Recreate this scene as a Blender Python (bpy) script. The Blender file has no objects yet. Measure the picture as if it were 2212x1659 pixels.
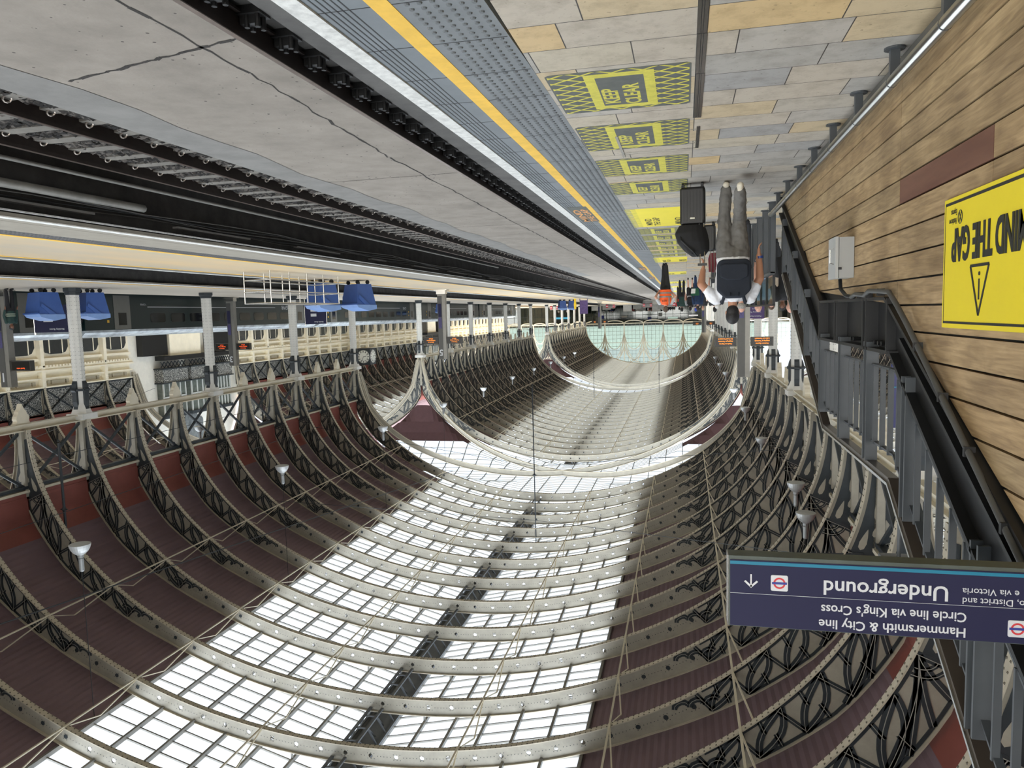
import bpy, bmesh, math, random
from math import sin, cos, pi, radians, sqrt, atan2
from mathutils import Vector, Matrix
random.seed(7)
scene = bpy.context.scene
COL = scene.collection
# ------------------------------------------------------------------ camera, world, light, exposure
CAM_H = 1.6
F_PX, CX, CY = 1595.0, 1106.0, 829.5
def cam_ray(x, y): return Vector(((x-CX)/F_PX, -(y-CY)/F_PX, -1.0))
yc = cam_ray(1478, 669).normalized()                       # where the tracks vanish
zc = cam_ray(CX+.028*16550, CY+16550).normalized()         # where the uprights meet (the picture is upside down)
zc = (zc - yc*zc.dot(yc)).normalized(); xc = yc.cross(zc)
ROT = Matrix((xc, yc, zc))
cam_d = bpy.data.cameras.new('camera'); cam = bpy.data.objects.new('camera', cam_d); COL.objects.link(cam)
cam_d.sensor_width = 36; cam_d.sensor_fit = 'HORIZONTAL'; cam_d.lens = 36*F_PX/2212; cam_d.clip_end = 900; cam_d.clip_start = .05
cam.matrix_world = Matrix.Translation((0, 0, CAM_H)) @ ROT.to_4x4()
scene.camera = cam
vs = scene.view_settings
scene.display_settings.display_device = 'sRGB'
vs.view_transform = 'Standard'; vs.look = 'None'; vs.gamma = 1; vs.use_curve_mapping = False
vs.exposure = 0.25
w = bpy.data.worlds.new('sky'); scene.world = w; w.use_nodes = True
nt = w.node_tree; bg = nt.nodes['Background']
tc = nt.nodes.new('ShaderNodeTexCoord'); nz = nt.nodes.new('ShaderNodeTexNoise'); nz.inputs['Scale'].default_value = 1.6; nz.inputs['Detail'].default_value = 4
cr = nt.nodes.new('ShaderNodeValToRGB'); cr.color_ramp.elements[0].position = .3; cr.color_ramp.elements[1].position = .62
cr.color_ramp.elements[0].color = (.66, .78, .95, 1); cr.color_ramp.elements[1].color = (.88, .94, 1, 1)
nt.links.new(tc.outputs['Generated'], nz.inputs['Vector']); nt.links.new(nz.outputs['Fac'], cr.inputs[0]); nt.links.new(cr.outputs[0], bg.inputs['Color'])
bg.inputs['Strength'].default_value = 1.25
sun_d = bpy.data.lights.new('sun', 'SUN'); sun = bpy.data.objects.new('sun', sun_d); COL.objects.link(sun)
sun_d.energy = 17.0; sun_d.angle = radians(145); sun_d.color = (1, .96, .89)
sun.rotation_euler = Vector((-.30, .55, -1.0)).to_track_quat('-Z', 'Y').to_euler(); sun.location = (0, 0, 60)
scene.cycles.use_denoising = True
scene.cycles.max_bounces = 7; scene.cycles.diffuse_bounces = 4; scene.cycles.glossy_bounces = 3; scene.cycles.transmission_bounces = 4; scene.cycles.transparent_max_bounces = 24
scene.cycles.sample_clamp_indirect = 6; scene.cycles.caustics_reflective = False; scene.cycles.caustics_refractive = False
# ------------------------------------------------------------------ materials
def lin(c):
    return tuple(((v/255)/12.92 if v/255 <= .04045 else ((v/255+.055)/1.055)**2.4) for v in c)+(1,)
MATS = {}
def mat(name, rgb, rough=.6, metal=0, var=.12, scale=3, bump=0, bscale=40, emit=0, rgb2=None, coat=0, lo=.35, hi=.65, stretch=None, detail=6):
    if name in MATS: return MATS[name]
    m = bpy.data.materials.new(name); m.use_nodes = True; n = m.node_tree; b = n.nodes['Principled BSDF']
    b.inputs['Roughness'].default_value = rough; b.inputs['Metallic'].default_value = metal
    c = lin(rgb)
    if coat: b.inputs['Coat Weight'].default_value = coat
    if var or rgb2:
        tc = n.nodes.new('ShaderNodeTexCoord'); mp = n.nodes.new('ShaderNodeMapping'); nz = n.nodes.new('ShaderNodeTexNoise'); r = n.nodes.new('ShaderNodeValToRGB')
        if stretch: mp.inputs['Scale'].default_value = stretch
        n.links.new(tc.outputs['Object'], mp.inputs[0]); n.links.new(mp.outputs[0], nz.inputs['Vector'])
        nz.inputs['Scale'].default_value = scale; nz.inputs['Detail'].default_value = detail; nz.inputs['Roughness'].default_value = .65
        c2 = lin(rgb2) if rgb2 else tuple(min(1, v*(1+var)) for v in c[:3])+(1,)
        c1 = c if rgb2 else tuple(v*(1-var) for v in c[:3])+(1,)
        r.color_ramp.elements[0].color = c1; r.color_ramp.elements[1].color = c2; r.color_ramp.elements[0].position = lo; r.color_ramp.elements[1].position = hi
        n.links.new(nz.outputs['Fac'], r.inputs[0]); n.links.new(r.outputs[0], b.inputs['Base Color'])
    else: b.inputs['Base Color'].default_value = c
    if bump:
        tb = n.nodes.new('ShaderNodeTexCoord'); n2 = n.nodes.new('ShaderNodeTexNoise'); n2.inputs['Scale'].default_value = bscale; n2.inputs['Detail'].default_value = 4
        bp = n.nodes.new('ShaderNodeBump'); bp.inputs['Strength'].default_value = bump; bp.inputs['Distance'].default_value = .01
        n.links.new(tb.outputs['Object'], n2.inputs['Vector']); n.links.new(n2.outputs['Fac'], bp.inputs['Height']); n.links.new(bp.outputs[0], b.inputs['Normal'])
    if emit:
        b.inputs['Emission Color'].default_value = c; b.inputs['Emission Strength'].default_value = emit
    MATS[name] = m; return m
def glass_mat(name, tint, trans, glos=.08, milky=.25):
    m = bpy.data.materials.new(name); m.use_nodes = True; n = m.node_tree; n.nodes.clear()
    o = n.nodes.new('ShaderNodeOutputMaterial'); t = n.nodes.new('ShaderNodeBsdfTransparent'); g = n.nodes.new('ShaderNodeBsdfGlossy'); tl = n.nodes.new('ShaderNodeBsdfTranslucent')
    a = n.nodes.new('ShaderNodeMixShader'); b = n.nodes.new('ShaderNodeMixShader')
    t.inputs[0].default_value = tuple(v*trans for v in lin(tint)[:3])+(1,); tl.inputs[0].default_value = lin(tint); g.inputs['Roughness'].default_value = .05
    a.inputs[0].default_value = milky; n.links.new(t.outputs[0], a.inputs[1]); n.links.new(tl.outputs[0], a.inputs[2])
    b.inputs[0].default_value = glos; n.links.new(a.outputs[0], b.inputs[1]); n.links.new(g.outputs[0], b.inputs[2]); n.links.new(b.outputs[0], o.inputs[0])
    MATS[name] = m; return m
CREAM = mat('cream_paint', (156, 151, 138), .5, var=.10, scale=2.2)
CREAM2 = mat('pale_cream_paint', (206, 198, 178), .5, var=.06, scale=1)
COLW = mat('white_column_paint', (205, 204, 198), .45, var=.06, scale=2)
IRON = mat('dark_iron_paint', (44, 50, 54), .5, var=.12, scale=3)
GREYP = mat('grey_steel_paint', (66, 70, 73), .4, var=.08, scale=4)
BLACKP = mat('black_steel_paint', (21, 22, 23), .45, var=.2, scale=5)
ROOFB = mat('purple_brown_roofing', (118, 98, 104), .75, var=.06, scale=1)
ROOFR = mat('oxide_red_panel', (134, 76, 68), .6, var=.12, scale=.7)
STEEL = mat('brushed_stainless', (190, 188, 182), .25, 1, var=.08, scale=20)
CHROME = mat('polished_steel', (225, 225, 222), .12, 1, var=0)
GLASSR = glass_mat('roof_glass', (228, 238, 250), .80, .03, .15)
GLASSP = glass_mat('tinted_pane', (218, 226, 222), .9, .06, .2)
GLASSC = glass_mat('clear_pane', (206, 216, 211), .9, .08, .03)
CREAMF = mat('cream_flange_paint', (180, 172, 154), .5, var=.10, scale=2.2)
RIVM = mat('weathered_rivet', (92, 86, 74), .6, var=0)
RAILM = mat('rail_steel', (48, 40, 36), .5, .3, var=.2, scale=8)
RAILT = mat('worn_rail_head', (190, 175, 165), .28, 1, var=.1, scale=8)
# ------------------------------------------------------------------ mesh helpers
class MB:
    def __init__(s): s.v = []; s.f = []; s.m = []; s.k = 0
    def use(s, k): s.k = k; return s
    def add(s, vs, fs):
        b = len(s.v); s.v += [tuple(p) for p in vs]; s.f += [tuple(b+i for i in f) for f in fs]; s.m += [s.k]*len(fs); return s
    def box(s, x0, x1, y0, y1, z0, z1):
        return s.add([(x0,y0,z0),(x1,y0,z0),(x1,y1,z0),(x0,y1,z0),(x0,y0,z1),(x1,y0,z1),(x1,y1,z1),(x0,y1,z1)],
                     [(0,3,2,1),(4,5,6,7),(0,1,5,4),(1,2,6,5),(2,3,7,6),(3,0,4,7)])
    def bar(s, p, q, w, h, up=(0,0,1)):
        p = Vector(p); q = Vector(q); d = (q-p).normalized(); u = Vector(up); r = d.cross(u)
        if r.length < 1e-4: r = d.cross(Vector((1,0,0)))
        r.normalize(); u = r.cross(d); r = r*w/2; u = u*h/2
        return s.add([p-r-u,p+r-u,p+r+u,p-r+u,q-r-u,q+r-u,q+r+u,q-r+u],[(3,2,1,0),(4,5,6,7),(0,1,5,4),(1,2,6,5),(2,3,7,6),(3,0,4,7)])
    def tube(s, pts, r, n=8, caps=True):
        pts = [Vector(p) for p in pts]; rs = r if isinstance(r, (list, tuple)) else [r]*len(pts)
        d0 = (pts[1]-pts[0]).normalized(); ref = Vector((0,0,1)) if abs(d0.z) < .9 else Vector((1,0,0))
        vs = []; a = d0.cross(ref).normalized()
        for i, p in enumerate(pts):
            d = ((pts[min(i+1,len(pts)-1)]-pts[max(i-1,0)])).normalized()
            a = (a - d*a.dot(d)).normalized(); b = d.cross(a)
            for j in range(n): t = 2*pi*j/n; vs.append(p+(a*cos(t)+b*sin(t))*rs[i])
        fs = [(i*n+j, i*n+(j+1)%n, (i+1)*n+(j+1)%n, (i+1)*n+j) for i in range(len(pts)-1) for j in range(n)]
        if caps: fs += [tuple(range(n))[::-1], tuple((len(pts)-1)*n+j for j in range(n))]
        return s.add(vs, fs)
    def lathe(s, prof, c=(0,0,0), n=16, sx=1, sy=1, rot=0):
        vs = []; 
        for r, z in prof:
            for j in range(n): t = 2*pi*j/n+rot; vs.append((c[0]+r*cos(t)*sx, c[1]+r*sin(t)*sy, c[2]+z))
        fs = [(i*n+j, i*n+(j+1)%n, (i+1)*n+(j+1)%n, (i+1)*n+j) for i in range(len(prof)-1) for j in range(n)]
        fs += [tuple(range(n))[::-1], tuple((len(prof)-1)*n+j for j in range(n))]
        return s.add(vs, fs)
    def prism(s, poly, a0, a1, axis='y'):
        f = {'y': lambda p, a: (p[0], a, p[1]), 'x': lambda p, a: (a, p[0], p[1]), 'z': lambda p, a: (p[0], p[1], a)}[axis]
        n = len(poly); vs = [f(p, a0) for p in poly]+[f(p, a1) for p in poly]
        return s.add(vs, [tuple(range(n)), tuple(range(2*n-1, n-1, -1))]+[(i, n+i, n+(i+1)%n, (i+1)%n) for i in range(n)])
    def ball(s, c, r, n=10, m=6, rot=None):
        vs = []
        for i in range(m+1):
            t = pi*i/m
            for j in range(n):
                u = 2*pi*j/n; v = Vector((r[0]*sin(t)*cos(u), r[1]*sin(t)*sin(u), r[2]*cos(t)))
                if rot: v = rot @ v
                vs.append(Vector(c)+v)
        return s.add(vs, [(i*n+j, (i+1)*n+j, (i+1)*n+(j+1)%n, i*n+(j+1)%n) for i in range(m) for j in range(n)])
    def grid(s, P, nu, nv):
        vs = [P(i/nu, j/nv) for i in range(nu+1) for j in range(nv+1)]
        return s.add(vs, [(i*(nv+1)+j, (i+1)*(nv+1)+j, (i+1)*(nv+1)+j+1, i*(nv+1)+j+1) for i in range(nu) for j in range(nv)])
    def mesh(s, name, mats, smooth=False):
        me = bpy.data.meshes.new(name); me.from_pydata(s.v, [], s.f)
        for m in (mats if isinstance(mats, (list, tuple)) else [mats]): me.materials.append(m)
        me.polygons.foreach_set('material_index', s.m)
        if smooth: me.polygons.foreach_set('use_smooth', [True]*len(me.polygons))
        me.update(); return me
    def build(s, name, mats, parent=None, smooth=False, loc=None):
        return link(name, s.mesh(name, mats, smooth), parent, loc)
def link(name, data, parent=None, loc=None):
    o = bpy.data.objects.new(name, data); COL.objects.link(o)
    if parent: o.parent = parent
    if loc is not None: o.location = loc
    return o
def tag(o, label=None, cat=None, group=None, kind=None):
    if label: o['label'] = label
    if cat: o['category'] = cat
    if group: o['group'] = group
    if kind: o['kind'] = kind
    return o
def thing(name, label, cat, loc=(0,0,0), rz=0, group=None):
    o = bpy.data.objects.new(name, None); COL.objects.link(o); o.location = loc; o.rotation_euler = (0,0,rz); o.empty_display_size = .2
    return tag(o, label, cat, group)
def dup(root, loc=None, rz=None, label=None, group=None):
    def cp(o, par):
        c = o.copy(); COL.objects.link(c); c.parent = par
        for ch in list(o.children): cp(ch, c)
        return c
    r = cp(root, None)
    if loc is not None: r.location = loc
    if rz is not None: r.rotation_euler = (0,0,rz)
    if label: r['label'] = label
    if group: r['group'] = group
    return r
def struct(o): o['kind'] = 'structure'; return o
def text(name, s, size, parent, matrix, m, align='LEFT', ext=.002, bold=.0, sx=1):
    c = bpy.data.curves.new(name, 'FONT'); c.body = s; c.size = size; c.extrude = ext; c.align_x = align; c.offset = bold; c.resolution_u = 3
    tmp = bpy.data.objects.new(name, c); COL.objects.link(tmp); me = bpy.data.meshes.new_from_object(tmp); bpy.data.objects.remove(tmp); bpy.data.curves.remove(c)
    me.materials.clear(); me.materials.append(m); o = bpy.data.objects.new(name, me); COL.objects.link(o); o.parent = parent
    o.matrix_local = matrix @ Matrix.Diagonal((sx, 1, 1, 1)); return o
ORD = ['first','second','third','fourth','fifth','sixth','seventh','eighth','ninth','tenth','eleventh','twelfth','thirteenth','fourteenth','fifteenth','sixteenth','seventeenth','eighteenth','nineteenth','twentieth','twenty-first','twenty-second','twenty-third','twenty-fourth','twenty-fifth','twenty-sixth','twenty-seventh','twenty-eighth','twenty-ninth','thirtieth']
XR, XL = 25.6, -5.0                      # column rows either side of the middle nave
ZS = 5.62                                # springing of the ribs
BAY = 3.048
T1A, T1B = 54.28, 69.5                   # first transept
T2A, T2B = 124.36, 139.6                 # second transept
YEND = 194.46
SEC = [(26.85-BAY*7, T1A, 17), (T1B, T2A, 19), (T2B, YEND, 19)]
def rib_ys(sec): y0, y1, n = SEC[sec]; return [y1-BAY*(n-1-i) if sec == 0 else y0+BAY*i for i in range(n)]
# ------------------------------------------------------------------ roof ribs
class Rib:
    """arched rib: local x across the nave from its centre line, z up from the springing"""
    def __init__(s, a, b, valley, dc=.55, dh=1.0):
        s.a, s.b, s.val, s.dc, s.dh = a, b, valley, dc, dh
        s.tab = [0.0]; N = 400
        for i in range(N):
            f0, f1 = pi/2*i/N, pi/2*(i+1)/N
            s.tab.append(s.tab[-1]+sqrt((a*(cos(f1)-cos(f0)))**2+(b*(sin(f1)-sin(f0)))**2))
        s.L = s.tab[-1]; s.N = N
    def phi(s, d):
        import bisect
        i = max(1, min(s.N, bisect.bisect_left(s.tab, d))); t = (d-s.tab[i-1])/(s.tab[i]-s.tab[i-1]); return pi/2*(i-1+t)/s.N
    def P(s, d, t, side=1, extra=0):
        f = s.phi(d); x, z = s.a*cos(f), s.b*sin(f); nx, nz = cos(f)/s.a, sin(f)/s.b; l = sqrt(nx*nx+nz*nz); nx /= l; nz /= l
        k = min(1, max(0, (z-s.b*.5)/(s.b*.30))); dd = s.dh+(s.dc-s.dh)*k
        dd = (dd+extra)*t if t <= 1 else dd+extra+(t-1)
        return (min(x+nx*dd, max(x, s.val))*side, z+nz*dd) if t > 0 else (x*side, z)
def build_rib_meshes(R, tag_name, full=True):
    web, flg, irn = MB(), MB(), MB()
    zl = R.b*.26                                   # top of the foot panel
    dtr = next(d/50 for d in range(0, 5000) if R.P(d/50, 0)[1] > R.b*.70)   # where the ironwork stops
    d26 = next(d/50 for d in range(0, 5000) if R.P(d/50, 0)[1] > zl)
    for side in (1, -1):
        n1 = 26
        ds = [dtr*i/n1 for i in range(n1+1)]
        for y, o in ((-.012, 1), (.012, -1)):
            for i in range(n1):
                q = [R.P(ds[i], 0, side), R.P(ds[i], 1, side), R.P(ds[i+1], 1, side), R.P(ds[i+1], 0, side)]
                web.add([(p[0], y, p[1]) for p in q], [(0,1,2,3) if o*side > 0 else (3,2,1,0)])
            m = max(1, int((R.L-dtr)/.85)); c = (R.L-dtr)/m
            for i in range(m):
                d0 = dtr+c*i; r = .075; asp = .5/c
                out = [(0,0),(.5,0),(1,0),(1,.5),(1,1),(.5,1),(0,1),(0,.5)]
                star = [(cos(radians(-135+45*k)), sin(radians(-135+45*k))) for k in range(8)]
                v = [R.P(d0+c*u, t, side) for u, t in out]+[R.P(d0+c*.5+r*p[0]*1.0, .5+r*p[1]/.55, side) for p in star]
                if i < m*.28: 
                    web.add([(p[0], y, p[1]) for p in v[:8]], [tuple(range(8))])
                    if y < 0: irn.add([(p[0], -.02, p[1]) for p in v[8:]], [tuple(range(8))])
                else: web.add([(p[0], y, p[1]) for p in v], [(k, (k+1)%8, 8+(k+1)%8, 8+k) for k in range(8)])
        # flanges
        n2 = 54
        for i in range(n2):
            d0, d1 = R.L*i/n2, R.L*(i+1)/n2
            for t, th, w in ((0, -.03, .095), (1, .03, .09)):
                p0, p1 = R.P(d0, t, side), R.P(d1, t, side)
                # outward offset for thickness
                q0, q1 = (R.P(d0, .001, side), R.P(d1, .001, side)) if t == 0 else (R.P(d0, 1, side, .03), R.P(d1, 1, side, .03))
                if t == 0:
                    f0 = R.phi(d0); f1 = R.phi(d1)
                    def off(f, p): nx, nz = cos(f)/R.a, sin(f)/R.b; l = sqrt(nx*nx+nz*nz); return (p[0]-side*nx/l*.035, p[1]-nz/l*.035)
                    q0, q1 = off(f0, p0), off(f1, p1)
                flg.add([(p0[0],-w,p0[1]),(p0[0],w,p0[1]),(p1[0],w,p1[1]),(p1[0],-w,p1[1]),(q0[0],-w,q0[1]),(q0[0],w,q0[1]),(q1[0],w,q1[1]),(q1[0],-w,q1[1])],
                        [(0,1,2,3),(7,6,5,4),(0,3,7,4),(1,5,6,2)])
        # rivets under the lower flange
        if full:
            d = .15
            while d < R.L:
                f = R.phi(d); p = R.P(d, 0, side); nx, nz = cos(f)/R.a, sin(f)/R.b; l = sqrt(nx*nx+nz*nz); nx = nx/l*side; nz /= l; tx, tz = -nz, nx
                for y in (-.068, .068):
                    bx, bz = p[0]-nx*.035, p[1]-nz*.035; r = .022
                    flg.use(1).add([(bx-tx*r,y-r,bz-tz*r),(bx+tx*r,y-r,bz+tz*r),(bx+tx*r,y+r,bz+tz*r),(bx-tx*r,y+r,bz-tz*r),(bx-nx*.025,y,bz-nz*.025)],[(0,1,4),(1,2,4),(2,3,4),(3,0,4)]).use(0)
                d += .17
            d = dtr
            while d < R.L-.05:
                c = (R.L-dtr)/max(1, int((R.L-dtr)/.85)); fr = ((d-dtr)/c) % 1
                for t in ((.5,) if abs(fr-.5) > .17 else (.34, .66)):
                    r = .016; q = [R.P(d-r, t, side), R.P(d, t+r/.55, side), R.P(d+r, t, side), R.P(d, t-r/.55, side)]
                    irn.add([(p[0], -.02, p[1]) for p in q], [(0,1,2,3)])
                d += .11
        # ironwork
        def ribbon(pts, wd, y=-.035, k=0):
            P3 = [R.P(max(0, min(R.L, a)), max(0.02, min(.98, b)), side) for a, b in pts]
            L = []
            for i, p in enumerate(P3):
                a, b = P3[max(0, i-1)], P3[min(len(P3)-1, i+1)]; dx, dz = b[0]-a[0], b[1]-a[1]; l = sqrt(dx*dx+dz*dz) or 1
                L.append((p[0]-dz/l*wd/2, p[1]+dx/l*wd/2)); L.append((p[0]+dz/l*wd/2, p[1]-dx/l*wd/2))
            irn.use(k); vs = [(p[0], y, p[1]) for p in L]+[(p[0], -.012, p[1]) for p in L]; n = len(L); fs = []
            for i in range(0, n-2, 2): fs += [(i, i+1, i+3, i+2), (i, i+2, n+i+2, n+i), (i+1, n+i+1, n+i+3, i+3)]
            irn.add(vs, fs); irn.use(0)
        def both(pts, wd):
            ribbon(pts, wd*2.25); 
            if full: ribbon(pts, .014, -.042, 1)
        for t in (.06, .94): 
            ribbon([(d26+(dtr-d26)*i/24*(1 if t < .5 else .82), t) for i in range(25)], .07)
        # foot panel: dark plate with pale drops
        k = 8; d0 = .35
        for i in range(k):
            a, b = d0+(d26-d0)*i/k, d0+(d26-d0)*(i+1)/k
            q = [R.P(a,.10,side), R.P(a,.92,side), R.P(b,.92,side), R.P(b,.10,side)]
            irn.add([(p[0], -.03, p[1]) for p in q], [(0,1,2,3)])
        irn.use(2)
        W = d26-d0
        for cs, ct, ls, lt in ((.38, .5, .34, .26), (.66, .5, .16, .1), (.80, .30, .26, .13), (.80, .70, .26, .13)):
            pts = [R.P(d0+W*(cs+ls*.5*cos(u)), ct+lt*sin(u)*(1.05+.75*cos(u))*.6, side) for u in [2*pi*j/10 for j in range(10)]]
            irn.add([(p[0], -.038, p[1]) for p in pts], [tuple(range(10))])
        irn.use(0)
        both([(d26, t/6) for t in range(7)], .06)
        # fan of petals at the haunch
        h = 1.9
        for e, bl in ((.25, .1), (.55, .25), (.9, .3), (1.3, .2)):
            both([(d26+h*e*u+bl*sin(pi*u)*.3, .06+.88*u**(1.4-e*.5)) for u in [j/8 for j in range(9)]], .07)
        for rr in (.25, .4): both([(d26+rr*sin(pi/2*j/5), .1+rr*1.3*cos(pi/2*j/5)) for j in range(6)], .04)
        # lens and diagonal pattern
        d = d26+.9; c = 1.35
        while d+c < dtr+.2:
            for bl in (.20, -.20): both([(d+c*u+bl*sin(pi*u), .06+.88*u-bl*.55*sin(pi*u)) for u in [j/8 for j in range(9)]], .075)
            both([(d+c*.98, .94), (d+c*1.12, .06)], .055); both([(d+c*.55, .06), (d+c*.62, .42)], .05); both([(d+c*.5, .94), (d+c*.45, .56)], .05)
            d += c*1.02; c *= .93
        for j in range(3): both([(dtr-.3+.42*j+.21*(1-cos(pi*u)), .62-.16*j-.2*sin(pi*u)) for u in [i/5 for i in range(6)]], .07)
    n = tag_name
    return web.mesh(n+'_web', CREAM), flg.mesh(n+'_flange', [CREAMF, RIVM]), irn.mesh(n+'_ironwork', [IRON, mat('ironwork_edge_line', (150, 150, 142), .5, var=0), CREAM])
def make_ribs(R, cx, name_txt, ys, label_fn, group, full=True, meshes=None):
    ms = meshes or build_rib_meshes(R, name_txt, full)
    for i, y in enumerate(ys):
        t = thing('roof_rib', label_fn(i, len(ys)), 'roof rib', (cx, y, ZS), 0, group)
        link('web_plate', ms[0], t); link('riveted_flange', ms[1], t); link('ironwork', ms[2], t)
    return ms
RC = Rib(15.0, 9.65, 15.22); RS = Rib(10.15, 8.2, 10.30)
CXC, CXR, CXL_ = 10.3, 36.0, -15.4
secname = ['before the near transept', 'between the two transepts', 'beyond the far transept']
def lab(nave, s):
    def f(i, n):
        if s == 0: return f'cream arched roof rib over {nave}, {ORD[n-1-i]} {secname[0]}'
        return f'cream arched roof rib over {nave}, {ORD[i]} {"beyond the near transept" if s == 1 else secname[2]}'
    return f
mc = ms_ = None
for s in range(3):
    ys = rib_ys(s)
    mc = make_ribs(RC, CXC, 'nave_rib', ys, lab('the middle tracks', s), 'ribs of the wide middle nave', meshes=mc)
    yr = [y for y in ys if y > 22 or s]
    ms_ = make_ribs(RS, CXR, 'side_rib', yr, lab('the green train', s), 'ribs of the nave over the train', meshes=ms_)
    if s < 2: make_ribs(RS, CXL_, 'side_rib', ys if s else ys[-13:], lab('the nave behind the stair', s), 'ribs of the nave behind the stair', meshes=ms_)
# ------------------------------------------------------------------ roof skins, glazing
def skin_profile(R, xg):
    """points from valley to glazing edge, then where corrugation starts"""
    pts = []; d = 0
    while d < R.L:
        x, z = R.P(d, 1, 1, .16)
        if z > 2.35 and (not pts or x < pts[-1][0]-.001 or z > pts[-1][1]): pts.append((x, z))
        if x < xg: break
        d += .11
    return pts
def roof_section(R, cx, y0, y1, xg, tagn):
    for side, sn in ((1, 'right'), (-1, 'left')):
        xs = xg[0] if side > 0 else xg[1]
        pr = skin_profile(R, xs)
        red, cor = MB(), MB()
        kc = 0
        for i in range(len(pr)-1):
            (xa, za), (xb, zb) = pr[i], pr[i+1]
            if za < 4.35:
                red.add([(cx+side*xa, y0, ZS+za), (cx+side*xa, y1, ZS+za), (cx+side*xb, y1, ZS+zb), (cx+side*xb, y0, ZS+zb)], [(0,1,2,3)])
            else:
                zo = (.03 if kc % 2 else 0); zo2 = (0 if kc % 2 else .03); kc += 1
                cor.add([(cx+side*xa, y0, ZS+za+zo), (cx+side*xa, y1, ZS+za+zo), (cx+side*xb, y1, ZS+zb+zo2), (cx+side*xb, y0, ZS+zb+zo2)], [(0,1,2,3)])
        struct(red.build('ceiling_panel', ROOFR)); struct(cor.build('ceiling_roofing', ROOFB))
def glazing_bays(R, cx, ys, xr, xl, xm, ztop):
    zr = R_z(R, xr); zl = R_z(R, xl)
    g, f, rdg = MB(), MB(), MB()
    for (x0, z0), (x1, z1) in (((xr, zr), (xm+.55, ztop)), ((-xl, zl), (xm-.55, ztop))):
        g.add([(x0,0,z0),(x0,BAY,z0),(x1,BAY,z1),(x1,0,z1)], [(0,1,2,3)])
        n = max(3, round(abs(x1-x0)/1.28))
        for i in range(n+1):
            x, z = x0+(x1-x0)*i/n, z0+(z1-z0)*i/n
            f.bar((x, 0, z-.06), (x, BAY, z-.06), .09, .14)
            if 0 < i < n: f.bar((x, 0.05, z-.1), (x, .05, z-.55), .06, .06); 
        for j in range(5): f.bar((x0, BAY*j/5+.05, z0-.02), (x1, BAY*j/5+.05, z1-.02), .05, .07, (0,0,1))
    z = ztop
    rdg.box(xm-.55, xm+.55, 0, BAY, z-.02, z+.02)
    for x in (xm-.55, xm+.55): rdg.bar((x,0,z-.1),(x,BAY,z-.1), .08, .2)
    rdg.bar((xm-.2,0,z-.75),(xm-.2,BAY,z-.75),.1,.06); rdg.bar((xm+.25,0,z-.75),(xm+.25,BAY,z-.75),.1,.06)
    for j in range(4):
        y = BAY*j/4+.2; rdg.bar((xm-.55,y,z-.1),(xm-.2,y,z-.75),.05,.05); rdg.bar((xm+.55,y,z-.1),(xm+.25,y,z-.75),.05,.05); rdg.bar((xm-.2,y,z-.75),(xm+.25,y,z-.75),.05,.05)
        rdg.bar((xm-.2,y,z-.75),(xm-.2,min(BAY,y+.6),z-.1),.04,.04)
    gm, fm, rm = g.mesh('bay_glass', GLASSR), f.mesh('bay_bars', GREYL), rdg.mesh('ridge_girder', RIDGE)
    for y in ys:
        o = struct(link('window_1', gm, None, (cx, y, ZS))); link('window_bars', fm, o); link('ridge_walkway', rm, o)
GREYL = mat('grey_glazing_bar', (120, 118, 112), .5, var=.05); RIDGE = mat('ridge_steel', (92, 96, 100), .5, var=.1)
def R_z(R, x):
    d = 0
    while d < R.L:
        p = R.P(d, 1, 1, .16)
        if p[0] < x: return p[1]
        d += .05
    return p[1]
for s in range(3):
    ys = rib_ys(s); y0, y1 = ys[0], ys[-1]
    if s == 0: y0 = -14.5
    gy = [y for y in ys[:-1]]
    if s == 0: gy = [ys[0]-BAY*k for k in range(1, 7)]+gy
    roof_section(RC, CXC, y0, y1, (8.35, 7.25), 'nave')
    glazing_bays(RC, CXC, gy, 8.35, 7.25, .65, 10.85)
    if s < 2:
        roof_section(RS, CXR, y0, y1, (5.4, 5.4), 'east'); glazing_bays(RS, CXR, gy, 5.4, 5.4, 0, 9.3)
        roof_section(RS, CXL_, y0, y1, (5.4, 5.4), 'west'); glazing_bays(RS, CXL_, gy, 5.4, 5.4, 0, 9.3)
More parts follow.
